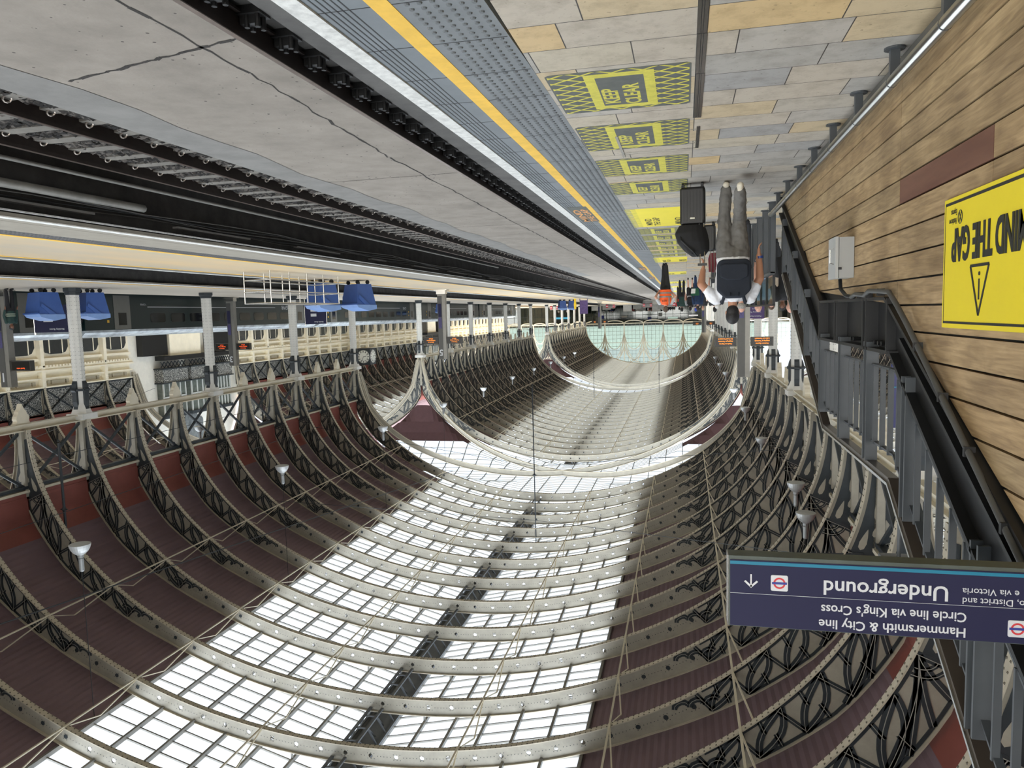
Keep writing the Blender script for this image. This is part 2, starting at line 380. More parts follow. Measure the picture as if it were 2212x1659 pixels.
# transepts: barrel vault crossing the naves, meeting them on the diagonals
def transept(y0, y1, n):
    ym = (y0+y1)/2; hw = (y1-y0)/2
    def zt(y): v = min(1, abs(y-ym)/(hw+.25)); return 2.9+7.5*sqrt(max(0, 1-v*v))
    def zn(x):
        for R, cx in ((RC, CXC), (RS, CXR), (RS, CXL_)):
            u = abs(x-cx)/(R.a+1.0)
            if abs(x-cx) <= (15.3 if R is RC else 10.3): return .35+(R.b+.6)*sqrt(max(0, 1-u*u))
        return 3
    sol, gl, bars = MB(), MB(), MB(); N, M = 150, 24; x0, x1 = -25.7, 46.3
    def Z(x, y): return max(zn(x), zt(y)+ (.0))
    for i in range(N):
        for j in range(M):
            xa, xb = x0+(x1-x0)*i/N, x0+(x1-x0)*(i+1)/N; ya, yb = y0+(y1-y0)*j/M, y0+(y1-y0)*(j+1)/M
            q = [(xa,ya,ZS+Z(xa,ya)),(xb,ya,ZS+Z(xb,ya)),(xb,yb,ZS+Z(xb,yb)),(xa,yb,ZS+Z(xa,yb))]
            (gl if sum(p[2] for p in q)/4 > ZS+8.3 else sol).add(q, [(0,1,2,3)])
    struct(sol.build('ceiling_transept', mat('dark_maroon_roofing', (78,52,54), .8, var=.08))); o = struct(gl.build(f'window_{n}', GLASSR))
    for i in range(0, N+1, 3):
        x = x0+(x1-x0)*i/N
        for j in range(M):
            ya, yb = y0+(y1-y0)*j/M, y0+(y1-y0)*(j+1)/M
            if Z(x,(ya+yb)/2) > 8.2: bars.bar((x,ya,ZS+Z(x,ya)-.05),(x,yb,ZS+Z(x,yb)-.05),.06,.1)
    for j in range(0, M+1, 1):
        y = y0+(y1-y0)*j/M
        for i in range(N):
            xa, xb = x0+(x1-x0)*i/N, x0+(x1-x0)*(i+1)/N
            if Z((xa+xb)/2,y) > 8.2: bars.bar((xa,y,ZS+Z(xa,y)-.03),(xb,y,ZS+Z(xb,y)-.03),.04,.05)
    bars.build('window_bars', GREYL, o)
    # diagonal ribs under the groins
    for cx, R, nm in ((CXC, RC, 'the middle tracks'), (CXR, RS, 'the green train'), (CXL_, RS, 'the nave behind the stair')):
        for sg, sd in ((1, 'rising to the right'), (-1, 'rising to the left')):
            mb = MB(); fl = MB(); prev = None
            for k in range(41):
                u = -1+2*k/40; x = cx+u*(R.a+.1); y = ym+sg*u*(hw-.3)
                z = ZS+.0+(R.b*.98)*sqrt(max(0, 1-u*u)); p = Vector((x, y, z))
                if prev: mb.bar(prev+Vector((0,0,.22)), p+Vector((0,0,.22)), .03, .44); fl.bar(prev, p, .18, .04); fl.bar(prev+Vector((0,0,.44)), p+Vector((0,0,.44)), .16, .04)
                prev = p
            t = thing('diagonal_rib', f'cream diagonal rib, {"near" if n == 2 else "far"} transept, over {nm}, {sd}', 'roof rib', (0,0,0), 0, 'diagonal transept ribs')
            mb.build('web_plate', CREAM, t); fl.build('riveted_flange', CREAM2, t)
transept(T1A, T1B, 2); transept(T2A, T2B, 3)
# ------------------------------------------------------------------ columns, gutter girders
def column_meshes():
    sh, bs, cp, rv, top = MB(), MB(), MB(), MB(), MB()
    oc = radians(22.5)
    sh.lathe([(.27,.30),(.25,4.9)], n=8, rot=oc)
    bs.lathe([(.36,0),(.36,.16),(.31,.18),(.31,.30),(.27,.31)], n=8, rot=oc)
    for i in range(22):
        z = .42+i*.165
        for k in range(8):
            t = 2*pi*k/8
            for dt in (-.22, .22):
                r = .252-.004*z; c = Vector((cos(t)*r, sin(t)*r, z))+Vector((-sin(t), cos(t), 0))*dt*.3
                rv.ball(c, (.016,.016,.016), 5, 3)
    for k in range(4):
        t = pi/2*k; d = Vector((cos(t), sin(t), 0))
        prof = [(.24,4.0),(.30,4.12),(.34,4.30),(.40,4.36),(.40,4.42),(.33,4.48),(.34,4.9),(.30,5.1),(.38,5.42),(.24,5.42)]
        n = Vector((-sin(t), cos(t), 0))*.11
        vs = [d*r+Vector((0,0,z))-n for r, z in prof]+[d*r+Vector((0,0,z))+n for r, z in prof]; m = len(prof)
        cp.add(vs, [tuple(range(m))[::-1], tuple(range(m, 2*m))]+[(i, (i+1)%m, m+(i+1)%m, m+i) for i in range(m)])
    cp.lathe([(.36,4.34),(.38,4.36),(.38,4.42),(.36,4.44)], n=8, rot=oc)
    top.lathe([(.25,4.85),(.27,5.0),(.42,5.38),(.44,5.42)], n=8, rot=oc); top.box(-.42,.42,-.42,.42,5.42,5.66)
    return [('shaft', sh.mesh('column_shaft', COLW)), ('base', bs.mesh('column_base', IRON)), ('rivets', rv.mesh('column_rivets', mat('rivet_grey', (150,150,146), .5, var=0))),
            ('capital_bracket', cp.mesh('column_capital', IRON)), ('cap', top.mesh('column_cap', COLW))]
CM = column_meshes()
def col_ys(): return [T1A-9.144*k for k in range(5)][::-1], [T1B+9.144*k for k in range(7)], [T2B+9.144*k for k in range(7)]
def columns(x, z, who, grp, skip=lambda y: False):
    for s, ys in enumerate(col_ys()):
        for i, y in enumerate(ys):
            if skip(y): continue
            n = (ORD[len(ys)-1-i]+' before the near transept') if s == 0 else (ORD[i]+(' beyond the near transept' if s == 1 else ' beyond the far transept'))
            t = thing('iron_column', f'white riveted octagonal column with dark capital in {who}, {n}', 'column', (x, y, z), 0, grp)
            for nm, me in CM: link(nm, me, t)
columns(XR, -.05, 'the row along the train platform', 'columns of the row beside the train', lambda y: y < 20)
columns(XL, 0, 'the row behind the stair', 'columns of the row behind the stair', lambda y: y < 17)
def leaf(mb, y, x0, z, s=1, hw=.11):
    pr = [(-.42,0),(-.30,-.07),(-.27,-.16),(-.30,-.25),(-.26,-.36),(-.20,-.44),(-.17,-.54),(-.09,-.62),(-.04,-.74),(0,-.84),(.04,-.74),(.09,-.62),(.17,-.54),(.20,-.44),(.26,-.36),(.30,-.25),(.27,-.16),(.30,-.07),(.42,0)]
    mb.prism([(y+a*s, z+b*s) for a, b in pr], x0-hw, x0+hw, 'x')
def girder(x, ys, who, s):
    a = MB(); z = 5.40; y0, y1 = ys[0], ys[-1]
    if s == 0: y0 = -14
    t = thing('gutter_girder', f'long cream gutter girder above {who}, {["nearest stretch","middle stretch","farthest stretch"][s]}', 'girder', (x, 0, 0), 0)
    a.box(-.17,.17,y0,y1,z,z+.05); a.box(-.05,.05,y0,y1,z+.05,z+.24); a.box(-.17,.17,y0,y1,z+.24,z+.29); a.build('girder_beam', CREAM2, t)
    dr = MB()
    pts = [y for k, y in enumerate(ys) if (len(ys)-1-k if s == 0 else k) % 3]
    for y in pts[:60]:
        o = MB(); leaf(o, 0, 0, 0); o2 = o.build('leaf_drop', CREAM2, t, loc=(0, y, z+.02))
    # cross bracing and ties between the rib feet
    b = MB(); tie = MB(); pl = MB(); val = MB()
    for k in range(len(ys)-1):
        ya, yb = ys[k], ys[k+1]
        b.bar((0,ya+.1,5.75),(0,yb-.1,7.95),.10,.09,(1,0,0)); b.bar((.07,ya+.1,7.95),(.07,yb-.1,5.75),.10,.09,(1,0,0))
        b.bar((0,ya,7.93),(0,yb,7.93),.22,.12)
    tie.bar((.0,y0 if s else ys[0],8.08),(0,y1,8.08),.34,.10); 
    b.build('cross_bracing', IRON, t); tie.build('tie_beam', CREAM2, t)
    for y in ys: 
        pl.prism([(-.10,5.69),(.10,5.69),(.15,8.0),(-.15,8.0)], y-.03, y+.03); pl.box(-.10,.10,y-.14,y+.14,5.69,8.4)
    pl.build('springer_plate', CREAM, t)
    val.box(-.10,.10,y0,y1,8.30,8.42); val.build('valley_gutter', ROOFR, t)
for s in range(3):
    girder(XR, rib_ys(s), 'the column row beside the train', s); girder(XL, rib_ys(s), 'the column row behind the stair', s)
# long thin ties along the ribs
def line_ties(R, cx, side, dd, s, who):
    ys = rib_ys(s); mb = MB(); p = R.P(dd, 0, side); f = R.phi(dd); q = R.P(dd+.0, .95, side); p2 = R.P(dd+.5, 0, side)
    for a, b in zip(ys[:-1], ys[1:]):
        mb.bar((cx+p[0], a, ZS+p[1]-.06), (cx+p[0], b, ZS+p[1]-.06), .06, .04)
        mb.bar((cx+p[0], a, ZS+p[1]-.03), (cx+q[0], (a+b)/2, ZS+q[1]), .045, .03); mb.bar((cx+q[0], (a+b)/2, ZS+q[1]), (cx+p[0], b, ZS+p[1]-.03), .045, .03)
    o = mb.build('longitudinal_tie', CREAM2); tag(o, f'thin cream zigzag tie, {who}, {["nearest stretch","middle stretch","farthest stretch"][s]}', 'tie bar', 'long ties under the ribs')
for s in range(3):
    line_ties(RC, CXC, 1, 7.3, s, 'lower line on the train side'); line_ties(RC, CXC, 1, 11.3, s, 'upper line on the train side')
    line_ties(RC, CXC, -1, 7.3, s, 'lower line above the stair'); line_ties(RC, CXC, -1, 11.3, s, 'upper line above the stair')
    line_ties(RC, CXC, 1, 16.2, s, 'line under the glazing left of the ridge'); line_ties(RC, CXC, -1, 16.2, s, 'line under the glazing on the stair side')
    if s < 2: line_ties(RS, CXR, -1, 5.6, s, 'over the train near the columns'); line_ties(RS, CXR, 1, 6.5, s, 'over the train near the station building')
# ------------------------------------------------------------------ ground
PAVE = None
def paving():
    m = bpy.data.materials.new('stone_paving'); m.use_nodes = True; n = m.node_tree; b = n.nodes['Principled BSDF']; L = n.links
    tc = n.nodes.new('ShaderNodeTexCoord'); mp = n.nodes.new('ShaderNodeMapping'); mp.inputs['Location'].default_value = (.09, .2, 0)
    br = n.nodes.new('ShaderNodeTexBrick'); L.new(tc.outputs['Object'], mp.inputs[0]); L.new(mp.outputs[0], br.inputs['Vector'])
    br.inputs['Scale'].default_value = 1; br.inputs['Brick Width'].default_value = .78; br.inputs['Row Height'].default_value = .402; br.inputs['Mortar Size'].default_value = .004; br.inputs['Mortar Smooth'].default_value = .1
    br.offset = .37; br.offset_frequency = 3; br.squash = .8; br.squash_frequency = 2
    br.inputs['Color1'].default_value = (0,0,0,1); br.inputs['Color2'].default_value = (1,1,1,1); br.inputs['Mortar'].default_value = (.5,.5,.5,1)
    cr = n.nodes.new('ShaderNodeValToRGB'); e = cr.color_ramp; e.interpolation = 'CONSTANT'
    cols = [(0,(184,174,158)),(.18,(168,164,156)),(.34,(192,174,142)),(.46,(176,170,160)),(.60,(186,176,156)),(.72,(200,174,130)),(.82,(180,172,158)),(.92,(160,158,154))]
    e.elements[0].color = lin(cols[0][1]); e.elements[1].position = cols[1][0]; e.elements[1].color = lin(cols[1][1])
    for p, c in cols[2:]: x = e.elements.new(p); x.color = lin(c)
    L.new(br.outputs['Color'], cr.inputs[0])
    nz = n.nodes.new('ShaderNodeTexNoise'); nz.inputs['Scale'].default_value = 5; nz.inputs['Detail'].default_value = 9; nz.inputs['Roughness'].default_value = .7; L.new(tc.outputs['Object'], nz.inputs['Vector'])
    mx = n.nodes.new('ShaderNodeMix'); mx.data_type = 'RGBA'; mx.blend_type = 'MULTIPLY'; mx.inputs[0].default_value = .8
    r2 = n.nodes.new('ShaderNodeValToRGB'); r2.color_ramp.elements[0].position = .3; r2.color_ramp.elements[0].color = (.62,.60,.57,1); r2.color_ramp.elements[1].position = .55; r2.color_ramp.elements[1].color = (1,1,1,1)
    L.new(nz.outputs['Fac'], r2.inputs[0]); L.new(cr.outputs[0], mx.inputs[6]); L.new(r2.outputs[0], mx.inputs[7])
    nz3 = n.nodes.new('ShaderNodeTexNoise'); nz3.inputs['Scale'].default_value = 30; nz3.inputs['Detail'].default_value = 6; L.new(tc.outputs['Object'], nz3.inputs['Vector'])
    r3 = n.nodes.new('ShaderNodeValToRGB'); r3.color_ramp.elements[0].position = .27; r3.color_ramp.elements[0].color = (.35,.32,.28,1); r3.color_ramp.elements[1].position = .36; r3.color_ramp.elements[1].color = (1,1,1,1); L.new(nz3.outputs['Fac'], r3.inputs[0])
    m3 = n.nodes.new('ShaderNodeMix'); m3.data_type = 'RGBA'; m3.blend_type = 'MULTIPLY'; m3.inputs[0].default_value = .7; L.new(mx.outputs[2], m3.inputs[6]); L.new(r3.outputs[0], m3.inputs[7])
    m2 = n.nodes.new('ShaderNodeMix'); m2.data_type = 'RGBA'; L.new(br.outputs['Fac'], m2.inputs[0]); L.new(m3.outputs[2], m2.inputs[6]); m2.inputs[7].default_value = lin((62,58,54))
    L.new(m2.outputs[2], b.inputs['Base Color']); b.inputs['Roughness'].default_value = .55
    bp = n.nodes.new('ShaderNodeBump'); bp.inputs['Strength'].default_value = .5; bp.inputs['Distance'].default_value = .004; bp.invert = True; L.new(br.outputs['Fac'], bp.inputs['Height']); L.new(bp.outputs[0], b.inputs['Normal'])
    return m
PAVE = paving()
DK = [(-4,.10),(2.5,.10),(3.6,.07),(5,.04),(8,0),(12,-.02),(28,-.06),(60,-.08),(196,-.08)]
def dx(y):
    for (a, p), (b, q) in zip(DK, DK[1:]):
        if y <= b: return p+(q-p)*(y-a)/(b-a)
    return DK[-1][1]
def strip(mb, xa, xb, z0, z1, ys=None, wob=True):
    ys = ys or [-4,2.5,3.6,5,8,12,20,28,60,120,195]
    for a, b in zip(ys, ys[1:]):
        u, v = (dx(a), dx(b)) if wob else (0, 0)
        mb.add([(xa+u,a,z0),(xb+u,a,z0),(xb+v,b,z0),(xa+v,b,z0),(xa+u,a,z1),(xb+u,a,z1),(xb+v,b,z1),(xa+v,b,z1)],[(0,3,2,1),(4,5,6,7),(0,1,5,4),(1,2,6,5),(2,3,7,6),(3,0,4,7)])
CONC = mat('track_slab_concrete', (120,113,104), .85, var=.16, scale=1.3, bump=.25, bscale=25, rgb2=(144,136,126), lo=.3, hi=.7)
def add_spots(m, scale, thr, dark, fac=1.0):
    n = m.node_tree; b = n.nodes['Principled BSDF']; src = b.inputs['Base Color'].links[0].from_socket
    tc = n.nodes.new('ShaderNodeTexCoord'); v = n.nodes.new('ShaderNodeTexVoronoi'); v.inputs['Scale'].default_value = scale; v.inputs['Randomness'].default_value = 1
    v2 = n.nodes.new('ShaderNodeTexNoise'); v2.inputs['Scale'].default_value = .9; v2.inputs['Detail'].default_value = 3
    mt = n.nodes.new('ShaderNodeMath'); mt.operation = 'MULTIPLY'; mt.inputs[1].default_value = thr*2.2; lt = n.nodes.new('ShaderNodeMath'); lt.operation = 'LESS_THAN'
    sub = n.nodes.new('ShaderNodeMath'); sub.operation = 'SUBTRACT'; sub.inputs[1].default_value = .25; mx = n.nodes.new('ShaderNodeMix'); mx.data_type = 'RGBA'
    n.links.new(tc.outputs['Object'], v.inputs['Vector']); n.links.new(tc.outputs['Object'], v2.inputs['Vector']); n.links.new(v2.outputs['Fac'], sub.inputs[0]); n.links.new(sub.outputs[0], mt.inputs[0])
    n.links.new(v.outputs['Distance'], lt.inputs[0]); n.links.new(mt.outputs[0], lt.inputs[1]); n.links.new(lt.outputs[0], mx.inputs[0]); n.links.new(src, mx.inputs[6]); mx.inputs[7].default_value = lin(dark); n.links.new(mx.outputs[2], b.inputs['Base Color'])
add_spots(CONC, 7, .16, (74,68,62))
CONC2 = mat('patched_concrete', (118,116,112), .85, var=.12, scale=2, bump=.2)
DARKC = mat('sooty_platform_wall', (50,48,45), .9, var=.35, scale=2.5, bump=.4, bscale=12)
f = MB(); f.box(-13,.96,-15,197,-.25,0); f.box(.96,1.9,-15,-4,-.25,0); f.box(-13,1.84,195,260,-.25,0); struct(f.build('floor', PAVE))
TAC = mat('grey_tactile_slab', (120,124,126), .6, var=.10, scale=2.5)
EDG = mat('grey_edge_slab', (114,120,124), .55, var=.12, scale=1.5)
YEL = mat('yellow_line_paint', (232,186,72), .6, var=.08, scale=6)
WHT = mat('white_edge_paint', (225,225,220), .6, var=.08, scale=14, rgb2=(190,190,186))
mb = MB(); strip(mb, .92, 1.385, -.25, .001); tac = struct(mb.build('floor_tactile_band', TAC))
mb = MB(); strip(mb, 1.50, 1.80, -.25, .001); edge = struct(mb.build('floor_edge_band', EDG))
mb = MB(); strip(mb, 1.385, 1.50, -.25, .004); o = mb.build('yellow_line', YEL); tag(o, 'continuous yellow safety line painted along the near platform edge', 'line marking')
mb = MB(); strip(mb, 1.80, 1.92, -.25, .012); o = mb.build('platform_coping', WHT); tag(o, 'white painted nosing along the near platform edge', 'platform edge')
# blisters, grooves and slab joints of the edge band
mb = MB(); y = 2.6
while y < 20:
    for i in range(6):
        x = .97+i*.068+dx(y)+(.034 if int(round(y/.067)) % 2 else 0)*0
        n = 8 if y < 9 else 5
        mb.lathe([(.017,0),(.012,.008)], (x, y, .001), n)
    y += .067 if y < 12 else .134
tag(mb.build('blister_studs', mat('shadow_toned_studs', (100,104,106), .6, var=.1), tac), kind='stuff')  # studs coloured darker to stand for their small crescent shadows
mb = MB()
for x in (1.62,1.655,1.69,1.725,1.76):
    strip(mb, x-.004, x+.004, 0, .0025, [3.1,3.6,5,8,12,20,28,60])
y = 3.12
while y < 60: mb.box(.93+dx(y), 1.80+dx(y), y-.003, y+.003, 0, .0025); y += .6
mb.build('floor_joints', BLACKP, edge)
mb = MB(); strip(mb, 1.62, 1.86, .001, .006, [-3,2,3.13]); mb.build('checker_plate', mat('checker_plate_steel', (70,74,80), .4, .6, var=.3, scale=60), edge)
# platform wall and trackbed
mb = MB(); mb.box(1.62,1.74,-15,197,-1.5,-.2); struct(mb.build('wall_platform_face', DARKC))
mb = MB(); mb.box(1.7,10.4,-15,195,-1.6,-1.32); mb.box(7.5,10.3,-15,194,-1.32,-1.262); struct(mb.build('floor_trackbed', DARKC))
mb = MB(); mb.box(4.12,7.5,-15,193,-1.32,-1.1); struct(mb.build('floor_track_slab', CONC))
mb = MB(); mb.box(1.75,3.80,-15,193,-1.33,-1.27); struct(mb.build('floor_inner_slab', mat('shaded_inner_slab', (84,82,79), .8, var=.25, scale=1.5)))  # shade of the platform overhang is put into this darker slab colour
mb = MB(); rr = random.Random(4)
def crack(x0, y0, x1, y1, n, wd):
    P_ = [(x0+(x1-x0)*k/n+rr.uniform(-.03,.03), y0+(y1-y0)*k/n+(rr.uniform(-.02,.02))) for k in range(n+1)]
    for a, c in zip(P_, P_[1:]):
        w2 = wd*rr.uniform(.5,1.3)/2; dxx, dyy = c[0]-a[0], c[1]-a[1]; l = sqrt(dxx*dxx+dyy*dyy); nx, ny = -dyy/l*w2, dxx/l*w2
        mb.add([(a[0]-nx,a[1]-ny,-1.097),(c[0]-nx,c[1]-ny,-1.097),(c[0]+nx,c[1]+ny,-1.097),(a[0]+nx,a[1]+ny,-1.097)],[(0,1,2,3)])
crack(4.55,3,4.60,7.5,20,.035); crack(4.60,7.5,4.84,12,20,.035); crack(4.84,12,4.9,60,150,.03); crack(4.12,6.57,6.6,7.14,26,.045); crack(4.15,13.7,7.4,13.75,14,.02)
for k in range(8): crack(4.15,22+k*9.0,7.4,22+k*9.0,8,.03)
tag(mb.build('slab_cracks', mat('crack_dirt', (48,45,42), .95, var=.2)), 'dark dirt filled cracks and joints across the concrete slab between the tracks', 'cracks', kind='stuff')
mb = MB(); n = 60
pts = [(6.78+.07*sin(i*1.7)+.06*sin(i*.63), 2+i*.9) for i in range(n)]
for (xa, ya), (xb, yb) in zip(pts, pts[1:]): mb.add([(xa,ya,-1.094),(7.5,ya,-1.094),(7.5,yb,-1.094),(xb,yb,-1.094),(xa,ya,-1.24),(7.5,ya,-1.24),(7.5,yb,-1.24),(xb,yb,-1.24)],[(0,1,2,3),(1,5,6,2)])
struct(mb.build('floor_patched_slab', CONC2))
def rail(x, y0, y1, zt, label, clips=None, side=1, xend=None):
    t = thing('track_rail', label, 'rail', (x, 0, 0))
    a, h = MB(), MB(); xe = 0
    a.box(-.07,.07,y0,y1,zt-.235,zt-.21); a.box(-.014,.014,y0,y1,zt-.21,zt-.05); a.box(-.035,.035,y0,y1,zt-.06,zt-.006)
    h.box(-.03,.03,y0,y1,zt-.006,zt); a.build('rail_web', RAILM, t); h.build('rail_head', RAILT, t)
    if clips:
        for i, (m, yy) in enumerate(clips):
            if i < 100: link('rail_clip', m, t, (0, yy, zt-.235))
    return t
# chair (baseplate with bolts) and spring clip
c1 = MB(); c1.box(-.26,.0,-.10,.10,-.05,.04); c1.box(-.20,-.03,-.06,.06,.04,.12)
for xx in (-.21, -.10):
    for yy in (-.05, .05): c1.tube([(xx,yy,.04),(xx,yy,.155)], .026, 8)
chair_m = c1.mesh('rail_chair', mat('greasy_black_casting', (24,23,22), .5, var=.2, scale=20))
c2 = MB()
for sx in (-1, 1): c2.tube([(sx*.075+.03*cos(t)*sx, .06*sin(t), .07+.04*cos(t)*-1) for t in [2*pi*k/9 for k in range(9)]], .013, 5)
clip_m = c2.mesh('spring_clip', mat('clip_steel', (170,160,150), .35, .8, var=0))
rail(2.64, -15, 190, -1.05, 'running rail hidden under the near platform edge', None)
rail(4.06, -15, 190, -1.05, 'running rail on black chairs beside the concrete slab', [(chair_m, .6*k+2.9) for k in range(100)])
rail(8.18, -15, 190, -1.05, 'running rail on grey sleepers beside the concrete slab', [(clip_m, .65*k+3.2) for k in range(95)])
rail(9.615, -15, 190, -1.05, 'running rail on grey sleepers under the far platform face', [(clip_m, .65*k+3.2) for k in range(95)])
sl = MB(); sl.prism([(-1.25,0),(1.25,0),(1.25,.10),(.6,.13),(-.6,.13),(-1.25,.10)], -.12, .12); slm = sl.mesh('sleeper', mat('grey_concrete_sleeper', (104,100,93), .85, var=.2, scale=4))
for k in range(230):
    o = link('sleeper', slm, None, (8.9, 3.2+.65*k, -1.35)); d = k-4
    tag(o, f'grey concrete sleeper in the ballast, {ORD[k-6]} one in from the left edge of the picture' if 6 <= k < 36 else 'grey concrete sleeper in the ballast, far along the second track' if k >= 36 else 'grey concrete sleeper in the ballast before the left edge of the picture', 'sleeper', 'sleepers of the second track')
# ballast stones
mb = MB(); rnd = random.Random(3)
def stone(x, y, z, r):
    vs = [(x+rnd.uniform(.6,1.3)*r*cos(2*pi*k/5+rnd.random()), y+rnd.uniform(.6,1.3)*r*sin(2*pi*k/5), z+rnd.uniform(-.2,.3)*r) for k in range(5)]+[(x+rnd.uniform(-.3,.3)*r, y+rnd.uniform(-.3,.3)*r, z+r*rnd.uniform(.5,.9))]
    mb.k = rnd.randrange(3); mb.add(vs, [(k, (k+1)%5, 5) for k in range(5)])
for _ in range(26000):
    y = 3+60*rnd.random()**1.6; x = rnd.uniform(7.45, 10.2)
    if abs(((y-3.2+.325) % .65)-.325) < .12 and 7.65 < x < 10.1 and rnd.random() < .93: continue
    if abs(x-8.18) < .09 or abs(x-9.615) < .09: continue
    stone(x, y, -1.262+rnd.uniform(0,.02), rnd.uniform(.025,.055)*(1+y/50))
tag(mb.build('ballast', [mat('ballast_a', (52,49,46), .9, var=.2), mat('ballast_b', (86,81,76), .9, var=.2), mat('ballast_c', (32,30,28), .9, var=.2)]), 'dark grey track ballast stones around the sleepers of the second track', 'ballast', kind='stuff')
# far platform between the tracks
LIGHTP = mat('worn_stone_paving', (180,170,152), .40, var=.12, scale=.5, rgb2=(206,180,138), stretch=(1,.25,1))
ZP = -.12
f = MB(); f.box(10.62,16.3,-15,197,ZP-.25,ZP); struct(f.build('floor_middle_platform', LIGHTP))
f = MB(); f.box(10.15,10.62,-15,197,ZP-.06,ZP+.001); f.box(10.62,11.6,-15,197,ZP-.05,ZP+.004); struct(f.build('floor_middle_edge', mat('pale_edge_stone', (140,134,122), .6, var=.08)))
def line(x0, x1, z, lab_, m=YEL, y0=-15, y1=196):
    b = MB(); b.box(x0, x1, y0, y1, z-.02, z+.006); tag(b.build('painted_line', m), lab_, 'line marking')
line(10.2,10.36,ZP+.003,'white line along the near edge of the middle platform', WHT)
line(12.14,12.28,ZP+.003,'yellow line along the near side of the middle platform')
line(15.75,15.87,ZP+.003,'yellow line along the far side of the middle platform'); line(16.4,16.55,ZP+.002,'white line along the far edge of the middle platform', WHT)
f = MB(); f.box(16.3,16.6,-15,197,ZP-.25,ZP); struct(f.build('floor_middle_far_edge', EDG))
mb = MB(); mb.box(11.6,12.12,-10,150,ZP,ZP+.005); mb.box(15.9,16.2,-10,150,ZP,ZP+.005)
for k in range(700):
    y = 4+k*.09
    for i in range(5): mb.box(11.63+i*.10,11.68+i*.10,y,y+.045,ZP+.005,ZP+.010)
tag(mb.build('tactile_band', mat('dark_tactile', (92,92,92), .6, var=.1)), 'dark dotted tactile strip along the middle platform edge', 'tactile paving', kind='stuff')
mb = MB(); mb.box(10.3,10.5,-15,197,-1.5,ZP-.06); struct(mb.build('wall_middle_platform_face', DARKC))
mb = MB(); mb.box(10.12,10.17,-15,197,ZP-.11,ZP-.085); struct(mb.build('trim_coping_lip', WHT))
# pipe and cables on that wall
def cable(name, pts, r, m, label, cat): o = MB().tube(pts, r, 8).build(name, m, smooth=True); return tag(o, label, cat)
cable('drain_pipe', [(10.12,-5,-.62),(10.12,12.3,-.62),(10.12,12.5,-.62)], .075, mat('grey_pipe', (128,126,120), .5, var=.15), 'fat grey pipe running along the dark wall under the middle platform', 'pipe')
cable('trackside_pipe', [(10.05,-5,-.98),(10.02,9,-.98),(10.05,20,-1.0),(10.0,40,-1.0)], .035, mat('grey_pipe', (88,88,84), .5), 'thin grey pipe low beside the ballast under the middle platform', 'pipe')
for k in range(5):
    pts = [(10.22-.02*k, -5+j*2.5, -.42-.035*k-.05*sin(j*1.9+k)) for j in range(30)]
    cable('signal_cable', pts, .012, BLACKP if k % 2 else mat('grey_cable', (70,68,64), .6), f'sagging black cable on the wall under the middle platform, {ORD[k]} from the top', 'cable')
mb = MB(); rr = random.Random(5); y = 9
while y < 120:
    mb.box(10.17,10.31,y,y+rr.uniform(1.2,3),-.40,-.36); y += rr.uniform(3.2,5)
struct(mb.build('trim_wall_ledge', CONC2))
# pit with tracks beyond, train platform
f = MB(); f.box(16.5,21.4,-15,196,-1.5,-1.15); f.box(28.4,40,-15,196,-1.5,-1.15); struct(f.build('floor_far_trackbed', DARKC))
f = MB(); f.box(16.45,16.6,-15,196,-1.4,ZP-.2); f.box(21.3,21.5,-15,196,-1.4,ZP+.02); f.box(28.3,28.5,-15,196,-1.4,ZP-.2); struct(f.build('wall_far_platform_face', DARKC))
for x, d in ((17.4,'nearest of the two rails in the far empty track'), (18.84,'farther of the two rails in the far empty track')): rail(x, -15, 190, -1.0, d)
f = MB(); f.box(21.2,29.2,-15,196,ZP+.02,ZP+.07); struct(f.build('floor_train_platform', mat('greyed_stone_paving', (160,150,134), .45, var=.12, scale=.5, stretch=(1,.25,1))))
line(21.2,21.5,ZP+.075,'white line along the edge of the train platform', WHT); line(22.0,22.08,ZP+.075,'yellow line along the edge of the train platform')
f = MB(); f.box(36,60,-15,197,-1.4,0); struct(f.build('floor_station_platform', LIGHTP))
f = MB(); f.box(1.6,60,195,262,-1.5,-.01); struct(f.build('floor_concourse', mat('pale_concourse_floor', (170,165,155), .35, var=.1)))
f = MB(); f.box(-27,-13,-15,262,-1.5,-1.0); struct(f.build('floor_left_trackbed', DARKC))
